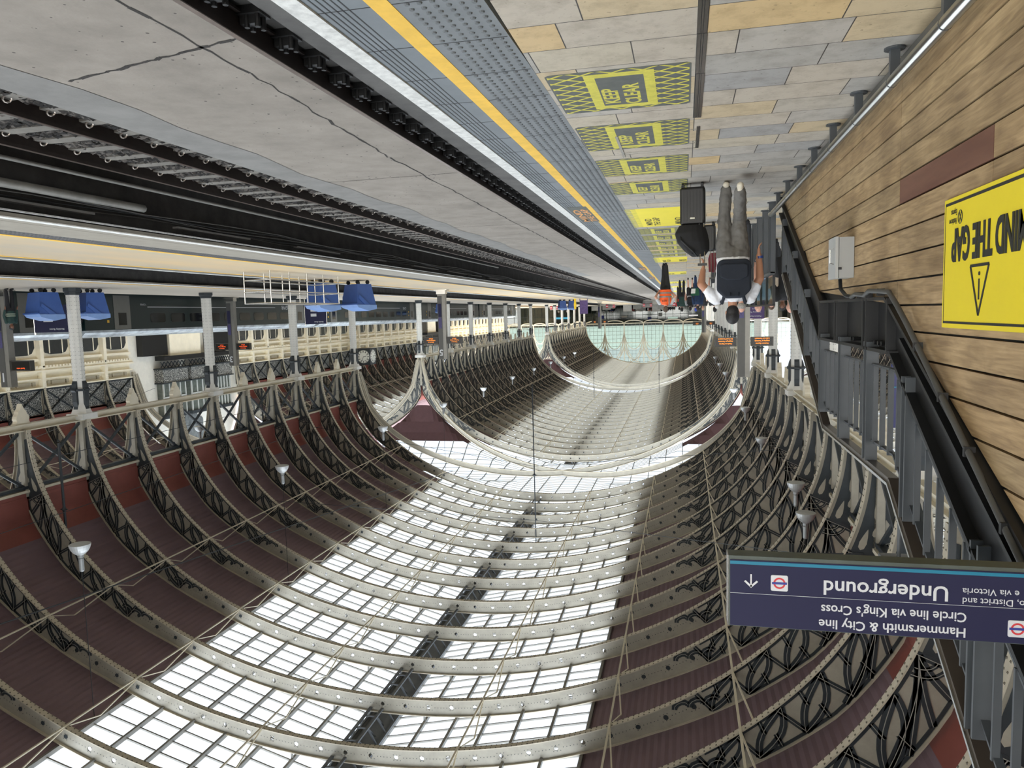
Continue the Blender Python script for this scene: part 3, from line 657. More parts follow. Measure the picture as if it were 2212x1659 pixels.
# ------------------------------------------------------------------ stair on the left of the platform
def wood():
    m = bpy.data.materials.new('timber_boards'); m.use_nodes = True; n = m.node_tree; b = n.nodes['Principled BSDF']; L = n.links
    tc = n.nodes.new('ShaderNodeTexCoord'); mp = n.nodes.new('ShaderNodeMapping'); mp.inputs['Scale'].default_value = (1, .5, 4.5); L.new(tc.outputs['Object'], mp.inputs[0])
    a = n.nodes.new('ShaderNodeTexNoise'); a.inputs['Scale'].default_value = 5; a.inputs['Detail'].default_value = 8; a.inputs['Distortion'].default_value = 1.2; L.new(mp.outputs[0], a.inputs['Vector'])
    r = n.nodes.new('ShaderNodeValToRGB'); e = r.color_ramp; e.elements[0].position = .28; e.elements[0].color = lin((142,118,87)); e.elements[1].position = .6; e.elements[1].color = lin((178,152,114)); x = e.elements.new(.45); x.color = lin((162,137,101))
    L.new(a.outputs['Fac'], r.inputs[0])
    g = n.nodes.new('ShaderNodeTexNoise'); g.inputs['Scale'].default_value = 1.7; g.inputs['Detail'].default_value = 5; L.new(tc.outputs['Object'], g.inputs['Vector'])
    r2 = n.nodes.new('ShaderNodeValToRGB'); r2.color_ramp.elements[0].position = .33; r2.color_ramp.elements[0].color = (.70,.68,.66,1); r2.color_ramp.elements[1].position = .56; r2.color_ramp.elements[1].color = (1,1,1,1); L.new(g.outputs['Fac'], r2.inputs[0])
    mx = n.nodes.new('ShaderNodeMix'); mx.data_type = 'RGBA'; mx.blend_type = 'MULTIPLY'; mx.inputs[0].default_value = 1; L.new(r.outputs[0], mx.inputs[6]); L.new(r2.outputs[0], mx.inputs[7])
    mp3 = n.nodes.new('ShaderNodeMapping'); mp3.inputs['Scale'].default_value = (1, 2.2, 50); L.new(tc.outputs['Object'], mp3.inputs[0])
    gr = n.nodes.new('ShaderNodeTexNoise'); gr.inputs['Scale'].default_value = 2; gr.inputs['Detail'].default_value = 4; L.new(mp3.outputs[0], gr.inputs['Vector'])
    r3 = n.nodes.new('ShaderNodeValToRGB'); r3.color_ramp.elements[0].position = .3; r3.color_ramp.elements[0].color = (.78,.76,.74,1); r3.color_ramp.elements[1].position = .6; r3.color_ramp.elements[1].color = (1,1,1,1); L.new(gr.outputs['Fac'], r3.inputs[0])
    m4 = n.nodes.new('ShaderNodeMix'); m4.data_type = 'RGBA'; m4.blend_type = 'MULTIPLY'; m4.inputs[0].default_value = 1; L.new(mx.outputs[2], m4.inputs[6]); L.new(r3.outputs[0], m4.inputs[7])
    at = n.nodes.new('ShaderNodeVertexColor'); at.layer_name = 'board'
    m5 = n.nodes.new('ShaderNodeMix'); m5.data_type = 'RGBA'; m5.blend_type = 'MULTIPLY'; m5.inputs[0].default_value = 1; L.new(m4.outputs[2], m5.inputs[6]); L.new(at.outputs[0], m5.inputs[7])
    L.new(m5.outputs[2], b.inputs['Base Color']); b.inputs['Roughness'].default_value = .55
    bp = n.nodes.new('ShaderNodeBump'); bp.inputs['Strength'].default_value = .25; bp.inputs['Distance'].default_value = .004; L.new(gr.outputs['Fac'], bp.inputs['Height']); L.new(bp.outputs[0], b.inputs['Normal'])
    return m
WOOD = wood(); XW = -1.39
def yend(z): return 11.60-z*(3.47/1.55) if z < 1.55 else 5.62-(z-1.55)/.455
mb = MB(); z = .125; row = 0; rr = random.Random(11); shades = []
while z < 3.2:
    z1 = z+.165; joints = [9.35, 5.43, 1.51, -2.4, -6]; ya = None
    if row in (4, 5): joints = [9.35, 5.43, 3.9, 1.51, -2.4, -6]
    segs = [(a, b) for a, b in zip([99]+joints[:-1], joints)]
    for a, b in segs:
        e0, e1 = min(a-.006, yend(z+.006)), min(a-.006, yend(z1-.006))
        if e1 < b+.05: continue
        mb.use(1 if (row == 4 and b == 3.9) else 0)
        zt = z1-.006; zb = z+.006; n0 = len(mb.f)
        vs = [(XW,b,zb),(XW,e0,zb),(XW,e1,zt),(XW,b,zt),(XW-.03,b,zb),(XW-.03,e0,zb),(XW-.03,e1,zt),(XW-.03,b,zt)]
        mb.add(vs, [(0,1,2,3),(3,2,6,7),(0,4,5,1),(1,5,6,2),(0,3,7,4)])
        s = rr.uniform(.82, 1.08); w = rr.uniform(-.03,.03); shades += [(s+w, s, s-w, 1)]*5
    z = z1; row += 1
me = mb.mesh('timber_cladding', [WOOD, mat('maroon_stained_board', (96,62,50), .5, var=.2, scale=2, rgb2=(112,78,62), stretch=(1,.6,5))])
ca = me.color_attributes.new('board', 'BYTE_COLOR', 'CORNER')
for p, s in zip(me.polygons, shades):
    for li in p.loop_indices: ca.data[li].color = s
o = link('wall_left', me); struct(o)
mb = MB(); mb.prism([(-6,0),(11.62,0),(8.12,1.55),(5.62,1.55),(2.0,3.2),(-6,3.2)], XW-.06, XW-.035, 'x'); mb.build('board_backing', BLACKP, o)
mb = MB(); mb.box(XW-.02, XW+.005, -6, 11.4, 0, .12); struct(mb.build('baseboard_left', mat('grey_kick_plate', (96,96,92), .5, var=.15)))
st = thing('steel_stair', 'black steel staircase rising towards the viewer above the timber wall, with a landing halfway', 'staircase', (0,0,0))
for xs, nm in ((XW+.02, 0), (-3.35, 1)):
    mb = MB()
    out = [(11.6,-.0),(11.6,.22),(8.18,1.95),(5.42,1.95),(3.5,3.0),(2.2,3.72),(2.2,3.42),(3.45,2.62),(5.60,1.56),(8.12,1.56)]
    mb.prism([(a, b) for a, b in out[:1]+[(11.45,.0)]+out[-1:]+out[2:3]+out[1:2]], xs-.05, xs-.02, 'x') if 0 else None
    # web plates
    mb.prism([(11.55,0.0),(8.15,1.56),(8.15,1.93),(11.55,.24)], xs-.06, xs-.03, 'x')
    mb.prism([(8.15,1.56),(5.45,1.56),(5.45,1.93),(8.15,1.93)], xs-.08, xs-.06, 'x')
    mb.prism([(5.60,1.56),(3.45,2.60),(1.9,3.32),(1.9,3.9),(3.77,2.88),(5.45,1.93)], xs-.06, xs-.03, 'x')
    for (a, b) in (((11.55,0.02),(8.12,1.56)),((11.5,.25),(8.15,1.94)),((8.15,1.56),(5.6,1.56)),((8.15,1.93),(5.42,1.93)),((5.6,1.56),(1.9,3.30)),((5.42,1.94),(1.9,3.93)),((5.2,1.83),(1.9,3.48))):
        mb.bar((xs-.03, a[0], a[1]), (xs-.03, b[0], b[1]), .11, .025)
    for y in (8.1, 7.3, 7.2, 6.2, 6.1, 5.5): mb.box(xs-.07, xs+.03, y-.012, y+.012, 1.56, 1.93)
    for y in (6.75, 6.65, 5.85, 5.75, 5.95): mb.tube([(xs-.06,y,1.88),(xs+.0,y,1.88)], .018, 6)
    mb.build('stringer', BLACKP, st)
tr = MB()
for k in range(9): y = 11.3-k*.345; tr.box(-3.35, XW-.05, y-.32, y, .06+.165*k, .10+.165*k)
tr.box(-3.35, XW-.08, 5.5, 8.15, 1.56, 1.62)
for k in range(10): y = 5.3-k*.33; tr.box(-3.35, XW-.05, y-.32, y, 1.80+.17*k, 1.84+.17*k)
tr.build('treads', mat('tread_steel', (50,50,50), .6, var=.1), st)
def top(y): return 1.16+(11.08-y)*(2.81-1.16)/3.2 if y > 7.88 else (2.81 if y > 5.43 else 2.81+(5.43-y)*.60)
def bot(y): return .24+(11.5-y)*.507 if y > 8.15 else (1.93 if y > 5.42 else 1.94+(5.42-y)*.565)
for xs, nm in ((XW+.0, 'stair balustrade on the platform side with broad posts and slim bars'),):
    b = thing('stair_balustrade', 'grey '+nm, 'balustrade', (xs, 0, 0), 0)
    hr = MB()
    P = [(11.15,top(11.15)),(7.88,2.81),(5.43,2.81),(2.0,top(2.0))]
    for a, c in zip(P, P[1:]): hr.bar((0,a[0],a[1]),(0,c[0],c[1]),.07,.05)
    hr.build('handrail', mat('bronze_handrail', (76,68,60), .35, .4, var=.1), b)
    hl = MB()
    for a, c in zip(P, P[1:]): hl.bar((.04,a[0],a[1]+.02),(.04,c[0],c[1]+.02),.012,.02)
    hl.build('handrail_strip', STEEL, b)
    rl = MB()
    for off in (.14,):
        Q = [(11.2,bot(11.2)+.12),(8.15,2.05),(5.42,2.05),(2.0,bot(2.0)+.12)]
        for a, c in zip(Q, Q[1:]): rl.bar((-.01,a[0],a[1]),(-.01,c[0],c[1]),.04,.015)
        Q = [(11.1,top(11.1)-.16),(7.9,2.63),(5.43,2.63),(2.0,top(2.0)-.17)]
        for a, c in zip(Q, Q[1:]): rl.bar((-.01,a[0],a[1]),(-.01,c[0],c[1]),.04,.015)
    rl.build('infill_rail', GREYP, b)
    for y in (11.12,10.1,9.1,8.1,7.12,6.15,5.12,3.9,2.7):
        p = MB(); p.box(-.04,.045,y-.01,y+.01,bot(y)-.05,top(y)-.02); p.box(-.04,.045,y-.10,y-.08,bot(y)-.05,top(y)-.02); p.build('post', GREYP, b)
    k = 0; y = 11.0
    bl = []
    while y > 2.2:
        if min(abs(y-q+.05) for q in (11.12,10.1,9.1,8.1,7.12,6.15,5.12,3.9,2.7)) > .09:
            p = MB(); p.box(-.018,.018,y-.008,y+.008,bot(y)+.11,top(y)-.16); p.build('baluster', GREYP, b)
        y -= .21
# ------------------------------------------------------------------ things on the timber wall
jb = thing('junction_box', 'grey metal electrical box with wire handle on the timber wall', 'electrical box', (XW, 0, 0))
BOXM = mat('grey_cabinet_paint', (156,158,156), .4, var=.03)
b = MB(); b.box(0.003,.12,6.74,7.04,1.03,1.37); b.build('enclosure', BOXM, jb)
b = MB(); b.box(.125,.15,6.735,7.045,1.025,1.375); b.build('door', mat('grey_cabinet_lid', (172,174,172), .35, var=.03), jb)
b = MB(); b.tube([(.15,6.80,1.12),(.18,6.80,1.13),(.18,6.80,1.24),(.15,6.80,1.25)], .005, 6); b.build('handle', CHROME, jb)
b = MB(); b.box(.10,.128,6.733,6.74,1.28,1.30); b.build('latch', BLACKP, jb)
cable('flexible_conduit', [(XW+.07,6.95,1.375),(XW+.07,6.92,1.46),(XW+.06,6.75,1.52),(XW+.05,6.5,1.535)], .016, BLACKP, 'black flexible conduit bending from the electrical box to the stair landing', 'conduit')
pts = [(XW+.07,6.5,1.535),(XW+.07,6.35,1.515),(XW+.06,6.1,1.53),(XW+.07,5.9,1.50),(XW+.06,5.62,1.51),(XW+.06,5.4,1.52),(XW+.06,5.2,1.61)]+[(XW+.05,y,1.52+(5.38-y)*.56) for y in (5.0,4.6,4.2,3.8,3.2,2.4)]
o = cable('armoured_cable', pts, .017, mat('grey_sheath', (74,74,72), .5), 'grey armoured cable clipped along the stair landing and up the second flight', 'cable')
for y, z_ in ((6.3,1.53),(6.02,1.53),(5.68,1.52),(4.8,1.86),(4.35,2.11),(3.95,2.33),(3.5,2.58)):
    b = MB(); b.box(XW+.02,XW+.07,y-.012,y+.012,z_-.03,z_+.02); b.build('clip', BLACKP, o)
YS = mat('sign_yellow', (222,202,40), .45, var=.02); BK = mat('sign_black', (38,38,34), .6, var=0)
sg = thing('platform_sign', 'big yellow sign with warning triangle reading MIND THE GAP on the timber wall', 'sign', (XW+.004, 0, 0))
b = MB(); b.box(0,.008,2.35,4.50,1.055,1.735); b.build('panel', YS, sg)
b = MB(); b.box(.008,.0095,2.35,4.48,1.075,1.09); b.box(.008,.0095,2.35,4.48,1.70,1.712); b.box(.008,.0095,4.475,4.48,1.09,1.70); b.build('border', BK, sg)
def on_wall(y, z, x=.0105): return Matrix(((0,0,1,x),(1,0,0,y),(0,1,0,z),(0,0,0,1)))
text('lettering', 'MIND THE GAP', .235, sg, on_wall(3.47, 1.225), BK, bold=.006, sx=.555)
def tri(mb, c, w, h, t, x):
    o = [(c[0]-w/2,c[1]),(c[0]+w/2,c[1]),(c[0],c[1]+h)]
    for a, q in zip(o, o[1:]+o[:1]): mb.bar((x,a[0],a[1]),(x,q[0],q[1]),.003,t,(0,-(q[1]-a[1]),(q[0]-a[0])))
b = MB(); tri(b, (3.985,1.425), .23, .24, .014, .0095); b.box(.0085,.0105,3.978,3.992,1.49,1.59); b.tube([(.008,3.985,1.465),(.0105,3.985,1.465)],.010,10); b.build('warning_triangle', BK, sg)
text('logo_lettering', 'Heathrow\nExpress', .045, sg, on_wall(4.305, 1.165), BK, ext=.0005, sx=.6)
b = MB(); b.tube([(.0095,4.26+.028*cos(t),1.165+.034*sin(t)) for t in [2*pi*k/20 for k in range(21)]], .0022, 4); b.bar((.0095,4.245,1.14),(.0095,4.275,1.19),.002,.005); b.bar((.0095,4.245,1.19),(.0095,4.275,1.14),.002,.005); b.build('logo', BK, sg)
# blue direction sign hanging above
NAVY = mat('sign_navy', (22,23,60), .7, var=.02); SW = mat('sign_white', (205,208,212), .5, var=0); TEAL = mat('sign_teal', (30,120,150), .5, var=0)
FRM = mat('sign_frame_grey_green', (84,92,88), .5, .3, var=.15, scale=6); RED = mat('roundel_red', (200,60,66), .5, var=0); RBL = mat('roundel_blue', (50,60,140), .5, var=0)
us = thing('direction_sign', 'hanging navy blue sign with white lettering pointing to the Underground', 'sign', (0, 3.0, 0))
b = MB(); b.box(-1.34,-.168,0,.075,2.585,2.875); b.build('case', FRM, us)
b = MB(); b.box(-1.335,-.174,-.003,0,2.60,2.872); b.build('face', NAVY, us)
b = MB(); b.box(-1.335,-.174,-.0045,-.003,2.605,2.618); b.build('teal_band', TEAL, us)
b = MB(); b.box(-1.335,-.174,-.0045,-.003,2.7365,2.7378); b.build('divider', SW, us)
b = MB(); b.box(-.168,-.164,0,.075,2.585,2.875); b.build('end_cap', STEEL, us)
def on_face(x, z, y=-.004): return Matrix(((1,0,0,x),(0,0,-1,y),(0,1,0,z),(0,0,0,1)))
text('lettering', 'Underground', .0815, us, on_face(-.968, 2.668), SW, ext=.0008, bold=.0012, sx=1.0)
text('lettering', 'Hammersmith & City line', .052, us, on_face(-1.03, 2.826), SW, ext=.0008, bold=.0006, sx=.97)
text('lettering', "Circle line via King's Cross", .052, us, on_face(-1.03, 2.766), SW, ext=.0008, bold=.0006, sx=.91)
text('lettering', 'o, District and', .036, us, on_face(-1.012, 2.706), SW, 'RIGHT', .0008)
text('lettering', 'e via Victoria', .036, us, on_face(-1.012, 2.669), SW, 'RIGHT', .0008)
for (x, z) in ((-.361, 2.688), (-1.20, 2.815)):
    b = MB(); h = .032; pl_ = [(x+sx*(h-.006)+.006*cos(a), z+sz*(h-.006)+.006*sin(a)) for sx, sz, a0 in ((1,1,0),(-1,1,90),(-1,-1,180),(1,-1,270)) for a in [radians(a0+k*30) for k in range(4)]]
    b.prism(pl_, -.0055, -.003); q = b.build('symbol_plate', SW, us)
    b = MB(); n = 24
    for k in range(n):
        t0, t1 = 2*pi*k/n, 2*pi*(k+1)/n; b.add([(x+r*cos(t), -.0062, z+r*sin(t)) for r, t in ((.023,t0),(.023,t1),(.016,t1),(.016,t0))], [(0,1,2,3)])
    b.build('red_ring', RED, q); b = MB(); b.box(x-.028,x+.028,-.007,-.0065,z-.0045,z+.0045); b.build('blue_bar', RBL, q)
b = MB(); x, z = -.254, 2.683; b.box(x-.003,x+.003,-.0055,-.004,z-.026,z+.026)
for s_ in (-1, 1): b.bar((x,-.005,z+.027),(x+s_*.024,-.005,z+.003),.0015,.008,(0,-1,0)) if 0 else b.add([(x,-.0055,z+.030),(x+s_*.027,-.0055,z+.004),(x+s_*.021,-.0055,z-.001),(x,-.0055,z+.019)],[(0,1,2,3)])
b.build('arrow', SW, us)
b = MB()
for x in (-1.33,): b.tube([(x,.037,2.875),(x,.037,5.2)], .012, 8)
b.build('hanger', GREYP, us)
b = MB(); b.box(-3.4,.3,2.6,3.5,5.2,5.5); struct(b.build('trim_overbridge', GREYP))
# second blue sign seen through the balustrade
b = MB(); b.box(-3.42,-3.1,12.3,12.4,2.52,3.5); o = b.build('blue_banner_sign', mat('deep_blue', (28,34,92), .4, var=.02)); tag(o, 'tall blue banner sign seen through the stair balustrade', 'sign')
b = MB(); b.box(-3.42,-3.1,12.29,12.30,2.86,2.88); b.build('pale_stripe', TEAL, o); b = MB(); b.tube([(-3.26,12.35,3.5),(-3.26,12.35,5.6)],.03,6); b.build('pole', GREYP, o)
b = MB(); b.box(-3.6,-3.0,12.2,12.5,5.55,5.65); struct(b.build('trim_sign_bracket', GREYP))
# ------------------------------------------------------------------ low stainless bumper rail
br = thing('bumper_rail', 'long polished steel tube rail on short posts along the foot of the timber wall', 'rail', (-1.285, 0, 0))
b = MB(); b.tube([(0,-4,.205),(0,11.95,.205),(-.0,12.05,.19)], .036, 16); b.build('tube', mat('satin_steel', (176,176,170), .28, 1, var=0), br, smooth=True)
for k in range(16):
    y = 5.25-2.97+.985*(k-1) if 0 else 5.24+.985*(k-5)
    if y > 12: break
    p = MB(); p.box(-.038,.018,y-.02,y+.02,.005,.19); p.lathe([(.062,0),(.062,.012),(.05,.014)], (-.01,y,0), 16); p.build('post', GREYP, br)
    p = MB(); p.lathe([(.0385,-.006),(.0385,.006)], (0,0,0), 14); q = MB(); q.tube([(0,y-.006,.205),(0,y+.006,.205)], .0375, 14); q.build('joint_ring', GREYP, br)
# fence of broad grey posts beyond the stair
fn = thing('post_fence', 'row of broad grey steel fence posts continuing past the foot of the stair', 'fence', (-1.32, 0, 0))
for k in range(10):
    y = 12.1+k*.98
    p = MB(); p.box(-.05,.05,y-.02,y+.02,0,1.08); p.box(-.03,.03,y-.10,y-.07,.1,1.08); p.lathe([(.075,0),(.075,.014),(.06,.016)], (0,y,0), 14); p.build('post', GREYP, fn)
b = MB(); b.box(-.03,.03,12.0,21.0,1.06,1.10); b.build('top_rail', GREYP, fn)
gs = thing('glass_screen', 'low glass barrier panels with dark uprights beyond the grey fence', 'barrier', (-1.35, 0, 0))
b = MB(); b.box(-.006,.006,12.15,20.9,1.12,1.55); b.build('pane', GLASSC, gs)
for k in range(10): b = MB(); b.box(-.02,.02,12.1+.98*k,12.13+.98*k,1.08,1.56); b.build('upright', BLACKP, gs)
b = MB(); b.box(-.02,.02,12.1,20.95,1.55,1.58); b.build('cap', BLACKP, gs)
# ------------------------------------------------------------------ floor markings
MY = mat('marking_yellow', (202,194,80), .6, var=.12, scale=12); MG = mat('marking_grey', (92,95,90), .65, var=.12, scale=10); BY = mat('bright_marking_yellow', (240,222,60), .5, var=.03)
def clip_poly(a, b, c, d, x0, x1, y0, y1):
    poly = [a, b, c, d]
    for ax, lim, sg_ in ((0,x0,1),(0,x1,-1),(1,y0,1),(1,y1,-1)):
        out = []
        for i in range(len(poly)):
            p, q = poly[i], poly[(i+1)%len(poly)]; ip = (p[ax]-lim)*sg_ >= 0; iq = (q[ax]-lim)*sg_ >= 0
            if ip: out.append(p)
            if ip != iq: t = (lim-p[ax])/(q[ax]-p[ax]); out.append((p[0]+(q[0]-p[0])*t, p[1]+(q[1]-p[1])*t))
        poly = out
        if len(poly) < 3: return []
    return poly
def floor_text(x, y, z=.0052):   # reads towards the camera side, letter tops towards the track
    return Matrix(((0,1,0,x),(-1,0,0,y),(0,0,1,z),(0,0,0,1)))
def keep_clear(x0, y0, w, h, label, detail=True):
    t = thing('floor_marking', label, 'floor marking', (x0, y0, 0), 0, 'KEEP CLEAR floor markings')
    b = MB(); r = .03; b.prism([(r,0),(w-r,0),(w,r),(w,h-r),(w-r,h),(r,h),(0,h-r),(0,r)], .0004, .0018, 'z'); b.build('grey_base', MG, t)
    b = MB(); sp = .104; th = .019
    for sgn in (1, -1):
        k = -12
        while k < 24:
            c = k*sp*1.25; dx_, dy_ = 1.0, sgn*.62; L_ = 3; l = sqrt(dx_*dx_+dy_*dy_); nx, ny = -dy_/l*th/2, dx_/l*th/2
            p0 = (-.5, c-.5*dy_-(0 if sgn > 0 else 0)); p1 = (2.0, c+2.0*dy_)
            poly = clip_poly((p0[0]-nx,p0[1]-ny),(p1[0]-nx,p1[1]-ny),(p1[0]+nx,p1[1]+ny),(p0[0]+nx,p0[1]+ny), .012, w-.012, .012, h-.012)
            if poly: 
                b.add([(p[0],p[1],.0024+.0001*(sgn>0)) for p in poly], [tuple(range(len(poly)))])
            k += 1
    b.build('yellow_lattice', MY, t)
    b = MB(); xa, xb = .25*w, .74*w; ia, ib = .325*w, .665*w; ya, yb = .07*h, .93*h; ja, jb = .15*h, .85*h; z = .0030
    for q in ((xa,ia,ya,yb),(ib,xb,ya,yb),(ia,ib,ya,ja),(ia,ib,jb,yb)): b.box(q[0],q[1],q[2],q[3],.0025,z)
    b.build('yellow_frame', MY, t); b = MB(); b.box(ia,ib,ja,jb,.0025,.0031); b.build('grey_panel', MG, t)
    text('lettering', 'KEEP', .165*w, t, floor_text(w*.535, h*.80, .0034), MY, ext=.0003, bold=.004, sx=1.1*h)
    text('lettering', 'CLEAR', .165*w, t, floor_text(w*.375, h*.84, .0034), MY, ext=.0003, bold=.004, sx=1.05*h)
    return t
kb = [(5.10,1.0),(6.56,1.0),(8.03,.98),(9.50,.96)]
nm = ['nearest to the viewer, beside the long slot drain','second one along, with the hatch handle in it','third one along','fourth one along, behind the black suitcase']
for (y, h), l in zip(kb, nm): keep_clear(-.055, y, .975, h, f'grey and yellow KEEP CLEAR floor box, {l}')
for i, (y0, y1) in enumerate([(14.95,16.0),(16.3,17.4),(17.75,18.8),(19.2,20.2),(20.6,21.5),(21.9,22.8)]): keep_clear(-.06, y0, .95, y1-y0, f'distant KEEP CLEAR floor box, {ORD[i]} beyond the yellow MIND THE GAP panel')
def gap_panel(y0, y1, label, i):
    t = thing('floor_marking', label, 'floor marking', (-.1, y0, 0), 0, 'yellow floor panels'); h = y1-y0
    b = MB(); b.box(0,.93,0,h,.0004,.002); b.build('yellow_panel', BY, t)
    b = MB()
    k = 0
    while k*.14 < h-.06: b.box(.85,1.02,k*.14,k*.14+.07,.0005,.0026); k += 1
    b.build('edge_stripes', MY, t)
    text('lettering', 'MIND', .16, t, floor_text(.66, h*.90, .0025), BK, ext=.0003, bold=.003, sx=h*.42/.4/1.1)
    text('lettering', 'THE GAP', .16, t, floor_text(.52, h*.93, .0025), BK, ext=.0003, bold=.003, sx=h*.5/.7)
    text('lettering', 'MIND', .16, t, floor_text(.14, h*.90, .0025), BK, ext=.0003, bold=.003, sx=h*.42/.4/1.1)
    text('lettering', 'THE GAP', .16, t, floor_text(.02, h*.93, .0025), BK, ext=.0003, bold=.003, sx=h*.5/.7)
for i, (a, b_) in enumerate([(12.0,14.6),(23.2,25.5),(32,34.6),(43.2,46),(51.6,54.2),(64,67.5)]):
    gap_panel(a, b_, ['bright yellow MIND THE GAP floor panel beyond the four KEEP CLEAR boxes','bright yellow floor panel at the feet of the orange vest worker','bright yellow floor panel just beyond the orange vest worker','thin distant yellow floor panel, fourth from the viewer','thin distant yellow floor panel, fifth from the viewer','thin distant yellow floor panel, farthest one'][i], i)
OR = mat('orange_marking', (226,160,90), .6, var=.1)
for i, (y0, y1) in enumerate(((11.35,13.3),(27.8,29.6),(36,38))):
    t = thing('edge_marking', f'orange MIND THE GAP lettering on a grey patch of the platform edge, {["nearest","middle","farthest"][i]} one', 'floor marking', (1.46+dx(y0), y0, 0), 0, 'platform edge lettering')
    b = MB(); b.box(.0,.30,0,y1-y0,.003,.0045); b.build('grey_patch', MG, t)
    text('lettering', 'MIND', .15, t, floor_text(.16, (y1-y0)*.97, .005), OR, ext=.0003, bold=.002, sx=(y1-y0)*2.1); text('lettering', 'THE GAP', .15, t, floor_text(.03, (y1-y0)*.97, .005), OR, ext=.0003, bold=.002, sx=(y1-y0)*1.35)
# slot drain and hatch
dr = thing('slot_drain', 'long narrow steel slot drain set in the paving', 'drain', (0,0,0))
b = MB()
for k, (xa, xb) in enumerate(((-.135,-.120),(-.111,-.107),(-.098,-.083))):
    for (ya, yb, d) in ((-2,4.6,0),(4.61,5.35,-.004),(5.36,6.55,-.008)): b.box(xa+d-.002, xb+d+.004, ya, yb, 0, .006)
b.build('steel_edges', STEEL, dr); b = MB(); b.box(-.14,-.08,-2,6.56,.0005,.002); b.build('slot', BLACKP, dr)
hh = thing('access_hatch', 'steel rimmed access hatch lid in the paving beside the second KEEP CLEAR box', 'hatch', (0,0,0))
b = MB(); b.box(-.145,-.115,6.85,7.75,.001,.006); b.box(-.13,.60,7.735,7.75,.001,.006); b.box(.585,.61,7.0,7.95,.001,.007); b.box(.5,.56,7.15,7.17,.001,.008); b.box(-.11,-.05,6.95,6.96,.001,.008); b.box(-.11,-.05,7.5,7.51,.001,.008); b.build('steel_rim', STEEL, hh)
# ------------------------------------------------------------------ lamps
def lamp_mesh():
    a, b, c, d = MB(), MB(), MB(), MB()
    a.lathe([(.30,0),(.32,.01),(.305,.09),(.275,.17),(.225,.25),(.15,.32),(.09,.36)], n=24); b.lathe([(.285,.015),(.26,.05),(.10,.06)], n=20)
    c.lathe([(.095,.36),(.095,.44),(.06,.46),(.08,.48),(.08,.86),(.06,.9)], n=12); d.tube([(0,0,.9),(0,0,1)], .012, 6)
    return [('lamp_shade', a.mesh('lamp_bowl', mat('frosted_lamp_bowl', (178,180,180), .35, .3, var=.05))), ('lamp_glass', b.mesh('lamp_face', mat('lamp_glass', (215,215,205), .2, var=.03))), ('lamp_body', c.mesh('lamp_body', mat('lamp_body_grey', (150,152,152), .4, .5, var=.05)))]
LM = lamp_mesh(); n_l = 0
def lamp(x, y, z, zr, label, grp):
    t = thing('pendant_lamp', label, 'lamp', (x, y, z), 0, grp)
    for nm, me in LM: link(nm, me, t)
    MB().tube([(0,0,.88),(0,0,zr-z)], .012, 5).build('cable', BLACKP, t)
ly = [19.2+12.2*k for k in range(10)]
def rz_at(R, cx, x):
    u = min(1, abs(x-cx)/(R.a+.0)); return ZS+R.b*sqrt(max(0, 1-u*u))
for i, y in enumerate(ly): lamp(18.8, y, 8.5, ZS+R_z(RC, 8.5)+.05, f'pale bowl shaped lamp hanging over the middle platform, {ORD[i]} from the viewer', 'lamps over the middle platform')
for i, (y, x, z) in enumerate([(25.6,-3.9,8.42),(28.2,-3.95,8.0),(40,-3.9,8.35),(50.5,-3.9,8.1),(62.5,-3.9,8.1),(74,-3.9,7.7),(86,-3.9,7.7),(98,-3.9,7.7)]):
    lamp(x, y, z, ZS+R_z(RC, CXC-x)+.05, f'grey bowl shaped lamp above the stair side, {ORD[i]} from the viewer', 'lamps on the stair side')
for i, y in enumerate((40,64,88)): lamp(29.5, y, 8.0, ZS+R_z(RS, 6.5)+.05, f'pale bowl lamp hanging over the green train, {ORD[i]} from the viewer', 'lamps over the train')
# dark drop rods and tie cables under the ribs
DR = mat('dark_rod', (52,56,60), .4, .3, var=.05)
def rod(x, y, z0, z1, label, r=.035):
    t = thing('drop_rod', label, 'hanging rod', (x, y, 0), 0, 'dark rods hanging under the ribs')
    MB().tube([(0,0,z0),(0,0,z1)], r, 8).build('rod', DR, t); b = MB()
    zc_ = z0+(z1-z0)*.55; b.lathe([(.05,-.1),(.09,0),(.05,.1)], (0,0,zc_), 8); b.box(-.16,.16,-.03,.03,zc_-.02,zc_+.02); b.lathe([(.06,-.05),(.02,-.14)], (0,0,z0), 8); b.build('clamp', DR, t)
rod(9.3, 45.1, 6.1, 16.4, 'long dark rod hanging at the middle of the nave before the transept')
rod(26.3, 42, 6.0, ZS+R_z(RS, 9.7)+.05, 'dark rod hanging beyond the right hand column row, near the second column', .05); rod(24.3, 24.2, 6.2, ZS+R_z(RC, 14.0)+.05, 'dark rod hanging near the nearest train side column', .05)
rod(3.9, 118, 7.4, ZS+R_z(RC, 6.4)+.1, 'thin dark rod hanging in the far part of the nave towards the left'); rod(14.2, 118, 7.4, ZS+R_z(RC, 3.9)+.2, 'thin dark rod hanging in the far part of the nave towards the right')
def wire(a, b, label, r=.014, sag=.0):
    a, b = Vector(a), Vector(b); pts = [a.lerp(b, k/10)-Vector((0,0,sag*4*(k/10)*(1-k/10))) for k in range(11)]
    tag(MB().tube(pts, r, 5).build('tie_wire', DR), label, 'wire', 'thin tie wires in the roof')
wire((22.2,12,10.6),(17.6,54,13.6),'long dark cable slanting under the ribs on the train side', .025)
wire((9.3,45.1,14.7),(-4.4,24,9.4),'thin wire from the middle drop rod down to the stair side'); wire((9.3,45.1,14.7),(22,36,11.5),'thin wire from the middle drop rod to the train side')
wire((9.3,45.1,11.2),(-4.6,36,8.2),'lower wire from the middle drop rod clamp to the stair side'); wire((9.3,45.1,11.2),(24.5,45.1,8.8),'lower wire from the middle drop rod clamp to the train side')
